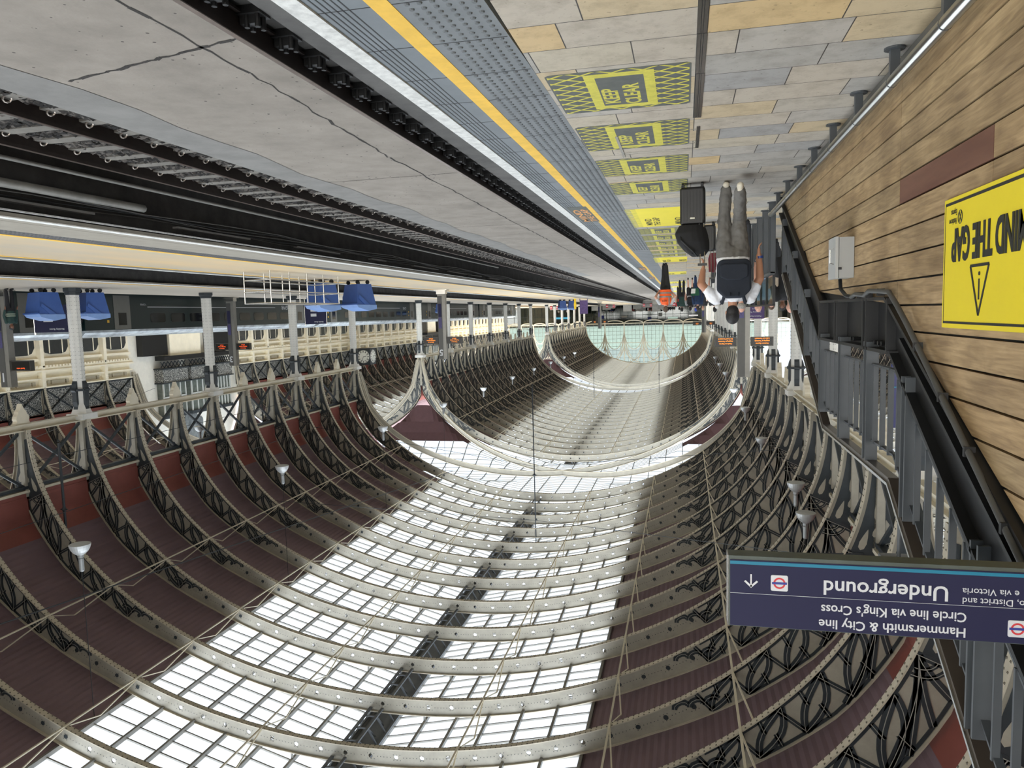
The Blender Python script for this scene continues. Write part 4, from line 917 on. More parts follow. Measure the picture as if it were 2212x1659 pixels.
wire((-4.6,20.7,8.2),(-1.0,20.7,8.35),'short dark turnbuckle wire at the nearest rib feet above the stair', .03)
wire((24.0,14,9.0),(24.6,54,8.9),'thin horizontal wire along the rib feet on the train side'); wire((25.2,14,6.9),(25.2,60,6.9),'thin wire just above the gutter girder beside the train')
for k in range(5): wire((25.9,14,6.2+.45*k),(45.5,32+6*k,6.0+.3*k), f'pale wire crossing the nave over the train, {ORD[k]} from the bottom', .016)
# ------------------------------------------------------------------ customer information pillars
LED = mat('led_amber', (255,140,30), .5, var=0, emit=1.5); LEDR = mat('led_orange', (240,90,40), .5, var=0, emit=1.1); PIL = mat('pillar_grey', (134,132,126), .35, .3, var=.06); PID = mat('pillar_dark', (82,82,80), .4, .2, var=.06)
def pillar(x, y, zb, h, num, label, led, lines, rz=0, w=.62, ds=1.0):
    t = thing('information_pillar', label, 'information pillar', (x, y, zb), rz, 'information pillars with amber displays')
    b = MB(); b.box(-w/2,w/2,-.2,.2,.0,.28); b.box(-w/2-.12,w/2+.12,-.3,.3,0,.06); b.build('base', STEEL, t)
    b = MB(); b.box(-w*.42,w*.42,-.16,.16,.28,h); b.build('shaft', PIL, t); b = MB(); b.box(-w*.08,w*.42,-.17,-.16,.4,h-.02); b.build('dark_face', PID, t)
    b = MB(); b.box(0,w*.34,-.18,-.17,.9,1.75); b.build('blue_panel', NAVY, t)
    b = MB(); b.box(0,w*.34,-.18,-.17,1.8,2.5); b.build('timetable', mat('purple_poster', (70,66,110), .5, var=.3, scale=30), t)
    for sgn in (-1, 1):
        xa, xb = (w*.48, w*.48+ds) if sgn > 0 else (-w*.48-ds, -w*.48); hd = .45*ds**1.2
        b = MB(); b.box(xa,xb,-.12,.10,3.5-hd,3.5); d = b.build('display', mat('display_case', (62,60,56), .4, var=.05), t)
        b = MB(); b.box(xa+.04,xb-.04,-.125,-.12,3.54-hd,3.46); b.build('screen', mat('display_black', (16,14,12), .3, var=0), d)
        for k, s in enumerate(lines): text('display_text', s, .085*ds, d, on_face((xa+xb)/2, 3.46-.10*ds-.115*ds*k, -.127), led, 'CENTER', .0005, .0008, .9)
    if num: text('platform_number', num, .55, t, on_face(w*.17, h-.62, -.176), SW, 'CENTER', .001, .01)
    return t
pillar(15.3, 45.9, ZP, 4.5, '5', 'tall grey information pillar marked 5 on the middle platform', LED, ['Welcome to','Paddington Station','07:56:10'])
pillar(29.3, 43.8, -.05, 4.55, '3', 'tall grey information pillar marked 3 in front of the green train', LEDR, ['Welcome to','Paddington Station','07:55:47'])
pillar(28.6, 26.2, -.05, 4.2, '1', 'grey information pillar marked 1 beyond the blue wheelie bins', LEDR, ['Special notice'])
pillar(-2.05, 27.5, -.55, 4.6, '', 'grey information pillar behind the man with the backpack', LED, ['Heathrow Express','stopping at Terminals','2 & 3 and Terminal 5'], 0, .50, .76)
pillar(13.3, 120, ZP, 4.4, '', 'small distant information pillar at the end of the middle platform', LED, ['On time','Paddington'])
pillar(-2.3, 92, 0, 4.4, '', 'small distant information pillar beyond the crowd', LED, ['On time','Paddington'])
for i, (x, y, h) in enumerate(((28.5, 97, 5.3), (27.8, 149, 5.3))): pass
# ------------------------------------------------------------------ wheelie bins
BLU = mat('bin_blue', (58,88,150), .5, var=.06, scale=3); BLL = mat('bin_lid_blue', (120,150,200), .4, var=.05)
bn = thing('wheelie_bin', 'blue four wheeled bin in the foreground pair on the middle platform, left one', 'bin', (15.3, 29.6, ZP), radians(35), 'blue wheelie bins')
b = MB(); b.add([(-.52,-.36,.18),(.52,-.36,.18),(.52,.36,.18),(-.52,.36,.18),(-.64,-.50,1.12),(.64,-.50,1.12),(.64,.50,1.12),(-.64,.50,1.12)],[(0,3,2,1),(4,5,6,7),(0,1,5,4),(1,2,6,5),(2,3,7,6),(3,0,4,7)]); b.build('body', BLU, bn)
b = MB(); b.add([(-.66,-.52,1.10),(.66,-.52,1.10),(.66,.52,1.12),(-.66,.52,1.12)]+[(-.66,-.44,1.22),(.66,-.44,1.22),(.66,.1,1.38),(-.66,.1,1.38),(.66,.52,1.30),(-.66,.52,1.30)],[(0,1,5,4),(4,5,6,7),(7,6,8,9),(9,8,2,3),(0,4,7,9,3),(1,2,8,6,5)]); b.build('lid', BLL, bn)
b = MB(); b.prism([(-.45,.72),(-.05,1.10),(-.1,1.16),(-.5,.78)], -.66, .66, 'x') if 0 else b.box(-.67,.67,-.56,-.50,1.04,1.10)
for sx in (-.655,.655): b.prism([(-.42,.78),(-.1,1.1),(.15,1.1),(-.38,.66)], sx-.02, sx+.02, 'x')
b.build('rim', BLU, bn)
for sx in (-.38,.38):
    for sy in (-.26,.26): q = MB(); q.tube([(sx-.03,sy,.09),(sx+.03,sy,.09)], .09, 12); q.box(sx-.05,sx+.05,sy-.03,sy+.03,.09,.2); q.build('wheel', BLACKP, bn)
dup(bn, (14.4, 31.3, ZP), radians(32), 'blue four wheeled bin in the foreground pair on the middle platform, right one')
dup(bn, (26.55, 26.3, -.05), radians(20), 'blue four wheeled bin on the train platform at the picture edge, beside the man')
dup(bn, (25.75, 28.0, -.05), radians(25), 'blue four wheeled bin on the train platform, half hidden by the nearest column')
dup(bn, (28.6, 85, -.05), radians(80), 'single blue bin in front of the distant train carriages')
dup(bn, (15.2, 94, ZP), radians(70), 'distant blue bin at the far end of the middle platform, left of its pair')
dup(bn, (14.2, 95.5, ZP), radians(75), 'distant blue bin at the far end of the middle platform, right of its pair')
b = MB(); b.prism([(-.16,0),(.16,0),(.10,.3),(.16,.75),(.10,1.3),(-.10,1.3),(-.16,.75),(-.10,.3)], -.12, .12); o = b.build('yellow_cone_sign', mat('wet_floor_yellow', (240,205,50), .5), None, loc=(13.1, 91, ZP)); tag(o, 'yellow folding caution sign beside the distant blue bins', 'caution sign')
b = MB(); b.box(-.5,.5,-.05,.05,.2,1.9); b.box(-.5,-.45,-.2,.2,0,.25); b.box(.45,.5,-.2,.2,0,.25); o = b.build('poster_board', mat('violet_poster', (90,70,120), .5, var=.3, scale=6), None, loc=(12.3, 93, ZP)); tag(o, 'violet poster board standing beyond the distant yellow caution sign', 'poster board')
# ------------------------------------------------------------------ steel tube cage
cg = thing('steel_guard_rail', 'open rectangle of steel tube guard rails on the middle platform', 'guard rail', (0,0,ZP))
P4 = [(14.95,23.2),(13.8,22.9),(14.15,27.3),(14.1,27.4)]
poly = [(14.95,23.2),(13.75,22.9),(13.55,27.6),(14.9,28.2)]
posts = []
for (a, c) in zip(poly, poly[1:]+poly[:1]):
    L_ = sqrt((a[0]-c[0])**2+(a[1]-c[1])**2); n = max(1, round(L_/1.2))
    for k in range(n): posts.append((a[0]+(c[0]-a[0])*k/n, a[1]+(c[1]-a[1])*k/n))
for p in posts: MB().tube([(p[0],p[1],0),(p[0],p[1],1.1)], .026, 8).build('post', STEEL, cg)
for z in (.3,.7,1.1):
    b = MB()
    for (a, c) in zip(poly, poly[1:]+poly[:1]): b.tube([(a[0],a[1],z),(c[0],c[1],z)], .024, 8)
    b.build('rail', STEEL, cg)
# blue information boards
def info_board(x, y, z, w, h, label, rz=radians(-25)):
    t = thing('information_board', label, 'notice board', (x, y, 0), rz, 'blue station notice boards')
    b = MB(); b.box(-w/2,w/2,-.04,.04,z,z+h); b.build('panel', NAVY, t)
    b = MB(); b.box(-.05,.35,-.05,-.04,z+.25,z+.45); b.box(-.05,.35,-.05,-.04,z+.6,z+.8); b.build('white_notice', SW, t)
    text('board_lettering', 'Mobility Buses', .11, t, on_face(-w*.35, z+h-.18, -.05), SW, ext=.0005, bold=.002)
    b = MB()
    for sx in (-w/2, w/2): b.box(sx-.03,sx+.03,-.03,.03,-.05,z+h+.1)
    b.build('leg', STEEL, t)
info_board(26.2, 49.5, .55, 1.5, 1.35, 'blue station notice board between the columns behind the wheelie bins'); info_board(29.3, 29.4, .55, 1.5, 1.3, 'blue station notice board at the picture edge beside the green train')
# ------------------------------------------------------------------ green train
GRN = mat('train_green', (17,38,38), .35, 0, var=.03, coat=.15); TGR = mat('train_door_grey', (122,122,118), .35, .2, var=.03); TWN = mat('train_window', (18,22,24), .08, var=0); TRF = mat('train_roof', (188,196,200), .25, .3, var=.35, scale=1.2); TRW = mat('train_underframe', (22,22,22), .7, var=.2)
cb = thing('train_carriage', 'dark green railway carriage at the right hand edge of the picture', 'train carriage', (31.0, 7.2, -.05), 0, 'carriages of the green train')
prof = [(0,-.35),(-.0,.0),(.0,1.9),(.05,2.02),(.20,2.14),(.55,2.24),(1.0,2.30),(1.4,2.32),(1.8,2.30),(2.25,2.24),(2.60,2.14),(2.75,2.02),(2.8,1.9),(2.8,0),(2.8,-.35)]
LC = 25.4
b = MB(); b.prism(prof[:3]+prof[12:], 0, LC); b.build('body', GRN, cb)
b = MB(); b.prism(prof[2:13], .02, LC-.02); b.build('roof', TRF, cb)
b = MB(); b.box(.25,2.55,.6,LC-.6,-1.1,-.34)
for y in (3.2,5.8,19.6,22.2): b.tube([(.1,y,-.72),(2.7,y,-.72)], .42, 16)
b.build('underframe', TRW, cb)
for y in (2.1, LC-3.4):
    b = MB(); b.box(-.02,.02,y,y+1.25,-.02,1.88); d = b.build('door', TGR, cb)
    b = MB(); b.box(-.03,-.015,y+.32,y+.93,.95,1.65); b.build('door_window', TWN, d); 
    b = MB(); b.box(-.025,-.01,y-.55,y-.40,.95,1.1); b.box(-.025,-.01,y-.55,y-.40,1.35,1.5); b.build('door_notice', YEL, d)
for k in range(9):
    y = 5.0+k*1.82
    if y > LC-5: break
    b = MB(); r = .1; h0, h1 = .98, 1.55; b.prism([(y+r,h0),(y+1.30-r,h0),(y+1.30,h0+r),(y+1.30,h1-r),(y+1.30-r,h1),(y+r,h1),(y,h1-r),(y,h0+r)], -.012, .0, 'x'); wn = b.build('window', TWN, cb)
    b = MB()
    for (ya, za, yb, zb2) in ((y,h0,y+1.3,h0),(y,h1,y+1.3,h1)): b.box(-.016,-.01,ya,yb,za-.01,za+.01)
    b.build('window_trim', mat('window_rubber', (60,66,66), .5, var=0), wn)
b = MB(); b.box(-.006,0,4.8,LC-6.5,.60,.64); b.build('pale_stripe', SW, cb)
M_side = lambda y, z: Matrix(((0,0,-1,-.012),(-1,0,0,y),(0,1,0,z),(0,0,0,1)))
text('operator_lettering', 'GWR', .42, cb, M_side(LC-4.6, .48), SW, 'LEFT', .001, .004)
text('carriage_number', 'V20908', .16, cb, M_side(4.7, .42), SW, 'LEFT', .001)
b = MB(); b.box(.3,2.5,LC-.02,LC+.5,-.3,2.05); b.tube([(.08,LC+.24,1.2),(.20,LC+.24,1.2)], .38, 18); b.build('gangway', TRW, cb)
for k in range(4): dup(cb, (31.0, 7.2+(k+1)*26.0, -.05), None, ['dark green railway carriage behind the second and third columns with pillar 3 in front','dark green railway carriage seen between the clock side columns','dark green railway carriage, fourth along, behind the single blue bin','farthest dark green railway carriage, with the rounded cab end'][k])
# ------------------------------------------------------------------ station building along the right
XF = 46.4
SC = mat('stone_cream', (246,238,216), .75, var=.05, scale=1.2); WD = mat('window_dark', (46,48,46), .15, var=.1); PAN = mat('panel_cream', (200,190,166), .7, var=.04)
LAT = mat('lattice_grey', (158,160,156), .7, var=0); WALLW = mat('white_wall', (236,233,222), .8, var=.04)
def facade(y0, y1, n):
    w_ = MB(); w_.box(XF+.1, XF+1.2, y0, y1, -1, 10); o = struct(w_.build('wall_right', SC))
    k = 0; y = y0; arr = []
    m1, m2, m3, m4, m5 = MB(), MB(), MB(), MB(), MB()
    B = 3.048; nb = int(round((y1-y0)/B))
    m1.box(XF-.25, XF+.1, y0, y1, 4.55, 4.75); m1.box(XF-.35, XF+.1, y0, y1, 4.75, 4.88); m1.box(XF-.1, XF+.1, y0, y1, 3.9, 4.1); m1.box(XF-.2,XF+.1,y0,y1,5.35,5.45); m1.box(XF-.25,XF+.1,y0,y1,6.0,6.1)
    for j in range(int((y1-y0)/.3)): m1.box(XF-.3, XF, y0+j*.3, y0+j*.3+.15, 4.42, 4.55)
    m4.box(XF-.02,XF+.1,y0,y1,8.15,9.3)
    for i in range(nb):
        a = y0+i*B; c = a+B/2
        m1.box(XF-.30, XF+.1, a-.16, a+.16, -.9, 6.1)
        # ground storey opening with curved upper corners
        pl = [(c-1.15,0),(c-1.15,3.1),(c-.9,3.5),(c-.5,3.62),(c+.5,3.62),(c+.9,3.5),(c+1.15,3.1),(c+1.15,0)]
        m2.prism(pl, XF-.03, XF+.1, 'x')
        for q in (-.6, .6): m5.box(XF-.06,XF-.03,c+q-.04,c+q+.04,0,3.55)
        # panels
        m3.box(XF-.03,XF+.1,c-1.0,c-.75,5.6,5.88); m3.box(XF-.03,XF+.1,c-.6,c+.6,5.6,5.88); m3.box(XF-.03,XF+.1,c+.75,c+1.0,5.6,5.88)
    m1.build('cornice_and_piers', SC, o); m2.build('shopfront_glass', WD, o); m3.build('panel_band', mat('panel_shade', (170,162,142), .7, var=.05), o); m4.build('upper_wall', WALLW, o); m5.build('shopfront_mullion', SC, o)
    # lattice screens with dark cross braces
    for i in range(nb):
        a = y0+i*B; t = MB(); l = MB(); l.box(XF-.02,XF+.04,a+.15,a+B-.15,6.15,8.1)
        t.box(XF-.1,XF,a-.02,a+.18,6.1,8.2); t.box(XF-.1,XF,a+.12,a+B,6.1,6.24); t.box(XF-.1,XF,a+.12,a+B,8.04,8.18)
        t.bar((XF-.06,a+.15,6.15),(XF-.06,a+B-.1,8.1),.06,.13,(1,0,0)); t.bar((XF-.08,a+.15,8.1),(XF-.08,a+B-.1,6.15),.06,.13,(1,0,0))
        s = thing('lattice_screen', f'dark framed ornamental lattice screen on the station building, {ORD[min(i,29)]} {["before","after"][n>0]} the oriel windows' if n < 2 else f'distant ornamental lattice screen beyond the clock, {ORD[min(i,29)]} one along', 'screen', (0,0,0), 0, 'lattice screens of the station building')
        l.build('lattice', LATM, s); t.build('cross_frame', IRON, s)
def lattice_mat():
    m = bpy.data.materials.new('scroll_lattice'); m.use_nodes = True; n = m.node_tree; b = n.nodes['Principled BSDF']; tc = n.nodes.new('ShaderNodeTexCoord'); v = n.nodes.new('ShaderNodeTexVoronoi'); v.feature = 'DISTANCE_TO_EDGE'; v.inputs['Scale'].default_value = 7.5
    r = n.nodes.new('ShaderNodeValToRGB'); r.color_ramp.interpolation = 'CONSTANT'; r.color_ramp.elements[0].color = lin((172,172,166)); r.color_ramp.elements[1].position = .075; r.color_ramp.elements[1].color = lin((46,50,52))
    n.links.new(tc.outputs['Object'], v.inputs['Vector']); n.links.new(v.outputs['Distance'], r.inputs[0]); n.links.new(r.outputs[0], b.inputs['Base Color']); return m
LATM = lattice_mat()
facade(T1A-BAY*22, T1A, 0); facade(T1B, T2A, 1); facade(T2B, YEND, 2)
# transept end with oriel windows
def oriel_front(y0, y1, n):
    b = MB(); b.box(XF+.1,XF+1.2,y0,y1,-1,16); o = struct(b.build('wall_transept', WALLW)); ym = (y0+y1)/2
    d = MB(); d.box(XF-.5,XF+.1,y0+1,y0+4.2,0,4.4); d.box(XF-.7,XF+.1,y1-5,y1-1.4,0,4.4); d.box(XF-.9,XF+.1,y0+3.2,y1-1.5,4.5,4.9); d.build('dark_shopfront', BLACKP, o)
    st_ = MB(); st_.box(XF-.6,XF+.1,y0+4.4,y0+8.8,0,4.5); st_.build('stone_pier', SC, o)
    for i, (ya, yb) in enumerate(((y0+3.0,y0+6.4),(y0+6.9,y0+10.6),(y0+11,y0+13.4))):
        w1 = thing('oriel_window', f'grey ornate oriel window bay on the {"near" if n == 0 else "far"} transept front, {["left","middle","right"][i]} one', 'bay window', (0,0,0), 0, 'oriel windows of the station building')
        q = MB(); q.box(XF-.8,XF+.1,ya,yb,5.7,6.9); q.build('lattice_balcony', LATM, w1)
        q = MB(); q.box(XF-.9,XF+.1,ya-.1,yb+.1,6.9,7.0); q.box(XF-.9,XF+.1,ya-.1,yb+.1,5.6,5.72); q.box(XF-.7,XF+.1,ya,yb,9.9,10.2); 
        for k in range(7): q.bar((XF-.6,ya+(yb-ya)*k/7,5.0),(XF-.6,ya+(yb-ya)*(k+1)/7,5.55),.06,.05,(1,0,0)); q.bar((XF-.6,ya+(yb-ya)*k/7,5.55),(XF-.6,ya+(yb-ya)*(k+1)/7,5.0),.06,.05,(1,0,0))
        q.build('balcony_frame', IRON, w1)
        q = MB(); q.box(XF-.55,XF+.1,ya+.2,yb-.2,7.0,9.9); q.build('glazing', mat('oriel_glass', (98,104,98), .15, var=.2), w1)
        q = MB()
        for k in range(5): y = ya+.2+(yb-ya-.4)*k/4; q.box(XF-.62,XF-.5,y-.06,y+.06,7.0,9.9)
        q.box(XF-.62,XF-.5,ya+.2,yb-.2,8.2,8.32); q.build('mullion', mat('oriel_mullion', (190,192,188), .5, var=.04), w1)
    q = MB(); q.lathe([(.0,0),(1.7,.05),(1.9,.1)], (0,0,0), 24)
    pl = [(ym+1.9*cos(t)*(1+.08*cos(10*t)), 12.3+2.2*sin(t)*(1+.08*cos(10*t))) for t in [2*pi*k/60 for k in range(60)]]
    q = MB(); q.prism(pl, XF+.02, XF+.1, 'x'); q.build('scroll_medallion', mat('grey_scroll', (104,108,108), .6, var=.4, scale=2), o)
oriel_front(T1A, T1B, 0); oriel_front(T2A, T2B, 1)
# clock
ck = thing('station_clock', 'large black framed platform clock with white roman dial', 'clock', (43.6, 96.5, 6.9), 0)
q = MB(); q.box(-1.0,1.0,-1.0,1.0,-1.15,1.15); q.build('case', IRON, ck)
def dial(M, nm):
    q = MB(); q.lathe([(.92,0),(.92,.02),(.0,.021)], n=40); d = q.build(nm, mat('clock_white', (226,226,216), .4, var=0), ck); d.matrix_local = M
    q = MB()
    for k in range(12): t = 2*pi*k/12; q.bar((.62*cos(t),.62*sin(t),.024),(.84*cos(t),.84*sin(t),.024),.10,.004)
    n = 40
    for r0, r1 in ((.58,.60),(.87,.90)):
        for k in range(n): t0, t1 = 2*pi*k/n, 2*pi*(k+1)/n; q.add([(r*cos(t),r*sin(t),.026) for r, t in ((r0,t0),(r1,t0),(r1,t1),(r0,t1))], [(0,1,2,3)])
    q.build('numerals', BK, d); q = MB(); q.bar((0,0,.03),(-.45,-.1,.03),.07,.006); q.bar((0,0,.03),(.25,.66,.03),.05,.006); q.build('hands', BK, d)
dial(Matrix(((1,0,0,0),(0,0,-1,-1.001),(0,1,0,0),(0,0,0,1))), 'front_dial'); dial(Matrix(((0,0,-1,-1.001),(-1,0,0,0),(0,1,0,0),(0,0,0,1))), 'side_dial')
q = MB(); q.box(-.1,3,-.1,.1,-.1,.1); q.build('bracket', IRON, ck)
# ------------------------------------------------------------------ far end: glazed gable with curved tracery and the concourse building
YG = YEND+.4
def gable(R, cx, label):
    g, mu, tr_ = MB(), MB(), MB(); A, Bz = R.a, R.b; N = 40
    arc = [(cx+A*cos(pi*k/N), ZS+Bz*sin(pi*k/N)) for k in range(N+1)]
    g.prism([(cx+A, ZS-.9)]+arc+[(cx-A, ZS-.9)], YG+.02, YG+.05); o = struct(g.build('window_4', GLASSP))
    nx = int(2*A/1.0)
    for k in range(1, nx):
        x = cx-A+2*A*k/nx; zt_ = ZS+Bz*sqrt(max(0, 1-((x-cx)/A)**2)); mu.bar((x,YG,ZS-.9),(x,YG,zt_),.05,.05,(0,1,0))
    for j in range(1, 11):
        z = ZS-.9+j*1.0
        hw = A if z < ZS else A*sqrt(max(0, 1-((z-ZS)/Bz)**2))
        if hw > .3: mu.bar((cx-hw,YG,z),(cx+hw,YG,z),.05,.05)
    mu.build('mullion', GREYL, o)
    t = thing('gable_tracery', label, 'ironwork screen', (0,0,0)); W_ = 2*A/6
    def arcp(c, r, a0, a1, n=14, sx=1, sz=1): return [(c[0]+r*cos(radians(a0+(a1-a0)*k/n))*sx, YG-.12, c[1]+r*sin(radians(a0+(a1-a0)*k/n))*sz) for k in range(n+1)]
    def inside(p): u = (p[0]-cx)/A; return abs(u) < 1 and p[2] < ZS+Bz*sqrt(max(0, 1-u*u))
    def curve(pts, r=.10):
        run = []
        for p in pts+[None]:
            if p and (inside(p) or p[2] < ZS): run.append(p)
            else:
                if len(run) > 1: tr_.tube(run, r, 5)
                run = []
    for i in range(7):
        x = cx-A+W_*i; curve([(x,YG-.12,ZS-.9+k*.6) for k in range(20)], .15)
        for s in (1, -1):
            for r0 in (W_*.5, W_*.8, W_*1.1): curve(arcp((x+s*r0, ZS-.9+1.0), r0, 180 if s > 0 else 0, 90, 14, 1, 2.3))
            curve(arcp((x+s*W_*.5, ZS-.8), W_*.5, 180 if s > 0 else 0, 270 if s > 0 else -90, 8, 1, .35), .13)
            curve(arcp((x+s*W_*.55, ZS+4.3), W_*.55, 180 if s > 0 else 0, 90, 10, 1, 1.6), .09); curve(arcp((x+s*W_*.8, ZS+4.0), W_*.8, 180 if s > 0 else 0, 90, 10, 1, 1.3), .09)
    for p, q_ in zip(arc, arc[1:]): tr_.bar((p[0],YG-.1,p[1]),(q_[0],YG-.1,q_[1]),.2,.35)
    tr_.bar((cx-A,YG-.12,ZS-.9),(cx+A,YG-.12,ZS-.9),.2,.25); tr_.bar((cx-A,YG-.12,ZS+4.1),(cx+A,YG-.12,ZS+4.1),.15,.12)
    tr_.build('tracery', CREAM2, t)
gable(RC, CXC, 'cream curved iron tracery over the glazed far end of the middle nave'); gable(RS, CXR, 'cream curved iron tracery over the glazed far end of the train nave'); gable(RS, CXL_, 'cream curved iron tracery over the glazed far end of the nave behind the stair')
q = MB(); q.box(-27,60,232,233,-1,13); struct(q.build('wall_far', mat('pale_far_building', (160,174,171), .8, var=.08, scale=.2)))
q = MB(); q.box(-27,60,195,232,5.2,5.4); struct(q.build('ceiling_concourse', mat('concourse_soffit', (90,92,90), .7)))
q = MB(); q.box(-27,60,205,205.1,-.0,5.2); struct(q.build('window_5', GLASSC)); q = MB()
for k in range(44): q.box(-27+2*k-.05,-27+2*k+.05,204.9,205,0,5.2)
q.box(-27,60,204.9,205,2.6,2.7); q.box(-27,60,204.9,205,5.0,5.5); struct(q.build('trim_mullions', mat('dark_green_mullion', (60,72,68), .5, var=.05)))
q = MB(); q.box(-27,60,212,212.3,0,5.2); struct(q.build('wall_concourse', mat('dark_green_shop_wall', (58,76,72), .6, var=.35, scale=.5)))
rr = random.Random(2)
for i, (x, z, w_, h, rgb, lb) in enumerate([(3,3.4,2.6,.5,(190,215,205),'pale green lit shop sign'),(-2.4,3.0,2.4,.35,(235,235,235),'white lit shop sign'),(9.2,3.3,.9,1.1,(50,70,150),'blue hanging concourse banner'),(-7,2.9,.8,.8,(200,40,50),'red shop sign'),(16,2.8,1.6,.5,(210,210,205),'white concourse sign on the right'),(6.3,2.2,1.0,1.0,(170,176,178),'grey poster case'),(22,2.6,.9,.9,(50,70,150),'small blue sign on the right'),(33,2.8,4,.5,(90,190,230),'bright blue shop fascia behind the train end')]):
    q = MB(); q.box(x-w_/2,x+w_/2,204.6,204.92,z,z+h); o = q.build('shop_sign', mat('sign_%d' % i, rgb, .5, var=0, emit=.5 if i in (0,1,3,7) else 0)); tag(o, lb+' at the far concourse', 'sign', 'distant concourse signs')
# pale poster and clutter at the track ends
def buffer(x, label):
    t = thing('buffer_stop', label, 'buffer stop', (x, 188, -1.1), 0, 'red and white buffer stops')
    q = MB(); q.box(-1.2,1.2,0,.3,.3,1.9); q.box(-1.4,1.4,-.1,0,1.1,1.5); q.build('frame', mat('buffer_grey', (130,130,126), .6), t)
    for s in (-.85,.85): q = MB(); q.box(s-.28,s+.28,-.25,-.1,.95,1.65); b_ = q.build('buffer_block', mat('buffer_red', (196,40,48), .5, var=0), t); q = MB(); q.box(s-.28,s+.28,-.26,-.25,1.2,1.4); q.build('white_band', SW, b_)
for x, l in ((3.35,'near track'),(8.9,'second track'),(18.1,'far empty track'),(32.4,'train track')): buffer(x, f'red and white buffer stop at the end of the {l}')
rr = random.Random(8)
for i in range(9):
    x = [5.6,7.1,12,14.5,20,23,26,-3,11][i]; y = [196,198,197,196.5,197,198,196,199,199][i]
    q = MB(); q.box(-1.1,1.1,-.1,.1,0,rr.uniform(1.0,1.9)); o = q.build('hoarding_panel', mat(['grey_hoarding','light_hoarding'][i%2], [(128,128,124),(170,170,166)][i%2], .6), None, loc=(x, y, 0)); tag(o, f'{["grey","light grey"][i%2]} hoarding panel at the far track ends, {ORD[i]} placed from the near side', 'panel', 'far hoarding panels')
# left hand background: back wall of the nave behind the stair
q = MB(); q.box(-27.2,-26.2,-15,233,-1.2,5.4); struct(q.build('wall_left_far', mat('old_cream_wall', (176,168,150), .8, var=.1, scale=.4)))
# purple notice and small board behind the man
info = thing('purple_notice_board', 'purple notice board with white lettering behind the crowd', 'notice board', (-2.62, 30, 0), 0)
q = MB(); q.box(-.38,.38,-.03,.03,1.25,2.02); q.build('panel', mat('heath_purple', (66,46,98), .5, var=.03), info)
text('board_lettering', 'Platform Number', .075, info, on_face(0, 1.90, -.035), SW, 'CENTER', .0005); text('board_lettering', 'Validating Ticket', .075, info, on_face(0, 1.74, -.035), SW, 'CENTER', .0005); text('board_lettering', 'here', .075, info, on_face(0, 1.62, -.035), SW, 'CENTER', .0005)
q = MB(); q.box(-.03,.03,-.02,.02,0,1.3); q.build('pole', STEEL, info)

q = MB(); q.box(-27,60,-16,-15,5.4,18); struct(q.build('light_blocker_back', mat('light_blocker_grey', (150,148,144), .8, var=.05)))  # unseen panel added behind the camera to keep daylight off the near ribs
# ------------------------------------------------------------------ people
def cloth(name, rgb): return mat('cloth_'+name, rgb, .85, var=.10, scale=9, bump=.25, bscale=18)
SK1 = mat('skin_tan', (178,128,100), .5, var=.06); SK2 = mat('skin_fair', (206,158,138), .5, var=.06); SK3 = mat('skin_dark', (112,76,58), .5, var=.06)
def hairm(name, rgb): return mat('hair_'+name, rgb, .6, var=.25, scale=60, bump=.4, bscale=120)
def cap_(mb, a, b, ra, rb, n=12):
    a, b = Vector(a), Vector(b); d = (b-a).normalized(); pts = []; rs = []
    for k in range(5): t = pi/2*k/4; pts.append(a-d*ra*cos(t)*.95); rs.append(max(.004, ra*sin(t)))
    for k in range(1, 4): pts.append(a.lerp(b, k/4)); rs.append(ra+(rb-ra)*k/4)
    for k in range(5): t = pi/2*k/4; pts.append(b+d*rb*sin(t)*.95); rs.append(max(.004, rb*cos(t)))
    mb.tube(pts, rs, n)
def remesh(o, vox, sm=4):
    m = o.modifiers.new('remesh', 'REMESH'); m.mode = 'VOXEL'; m.voxel_size = vox; m.use_smooth_shade = True
    s = o.modifiers.new('smooth', 'SMOOTH'); s.factor = .5; s.iterations = sm; return o
def torso(mb, secs, n=16):
    """secs: (x, y, z, half width, half depth)"""
    vs = []
    for x, y, z, a, b in secs:
        for j in range(n): t = 2*pi*j/n; vs.append((x+a*cos(t), y+b*sin(t), z))
    mb.add(vs, [(i*n+j, i*n+(j+1)%n, (i+1)*n+(j+1)%n, (i+1)*n+j) for i in range(len(secs)-1) for j in range(n)]+[tuple(range(n))[::-1], tuple((len(secs)-1)*n+j for j in range(n))])
def hand(mb, w, d, s=1, curl=.3, side=1):
    """wrist point, pointing direction; five separate fingers"""
    w, d = Vector(w), Vector(d).normalized(); side_v = d.cross(Vector((side,0,0)));
    if side_v.length < .1: side_v = Vector((0,1,0))
    side_v.normalize(); nrm = side_v.cross(d).normalized()
    c = w+d*.05*s; cap_(mb, w+side_v*.016*s, c+side_v*.022*s+d*.02*s, .021*s, .017*s, 8); cap_(mb, w-side_v*.016*s, c-side_v*.022*s+d*.02*s, .021*s, .017*s, 8)
    for k, (o, l) in enumerate(((.030,.068),(.010,.078),(-.010,.072),(-.030,.055))):
        a = c+side_v*o*s+d*.03*s; b = a+(d+nrm*curl*.5)*l*.5*s; e = b+(d*(1-curl)+nrm*curl*1.2).normalized()*l*.5*s
        cap_(mb, a, b, .0095*s, .009*s, 6); cap_(mb, b, e, .009*s, .0075*s, 6)
    a = w+side_v*.030*s+d*.02*s; b = a+(side_v*.8+d*.6).normalized()*.03*s; e = b+(d+side_v*.2+nrm*.4).normalized()*.032*s
    cap_(mb, a, b, .012*s, .011*s, 6); cap_(mb, b, e, .011*s, .0085*s, 6)
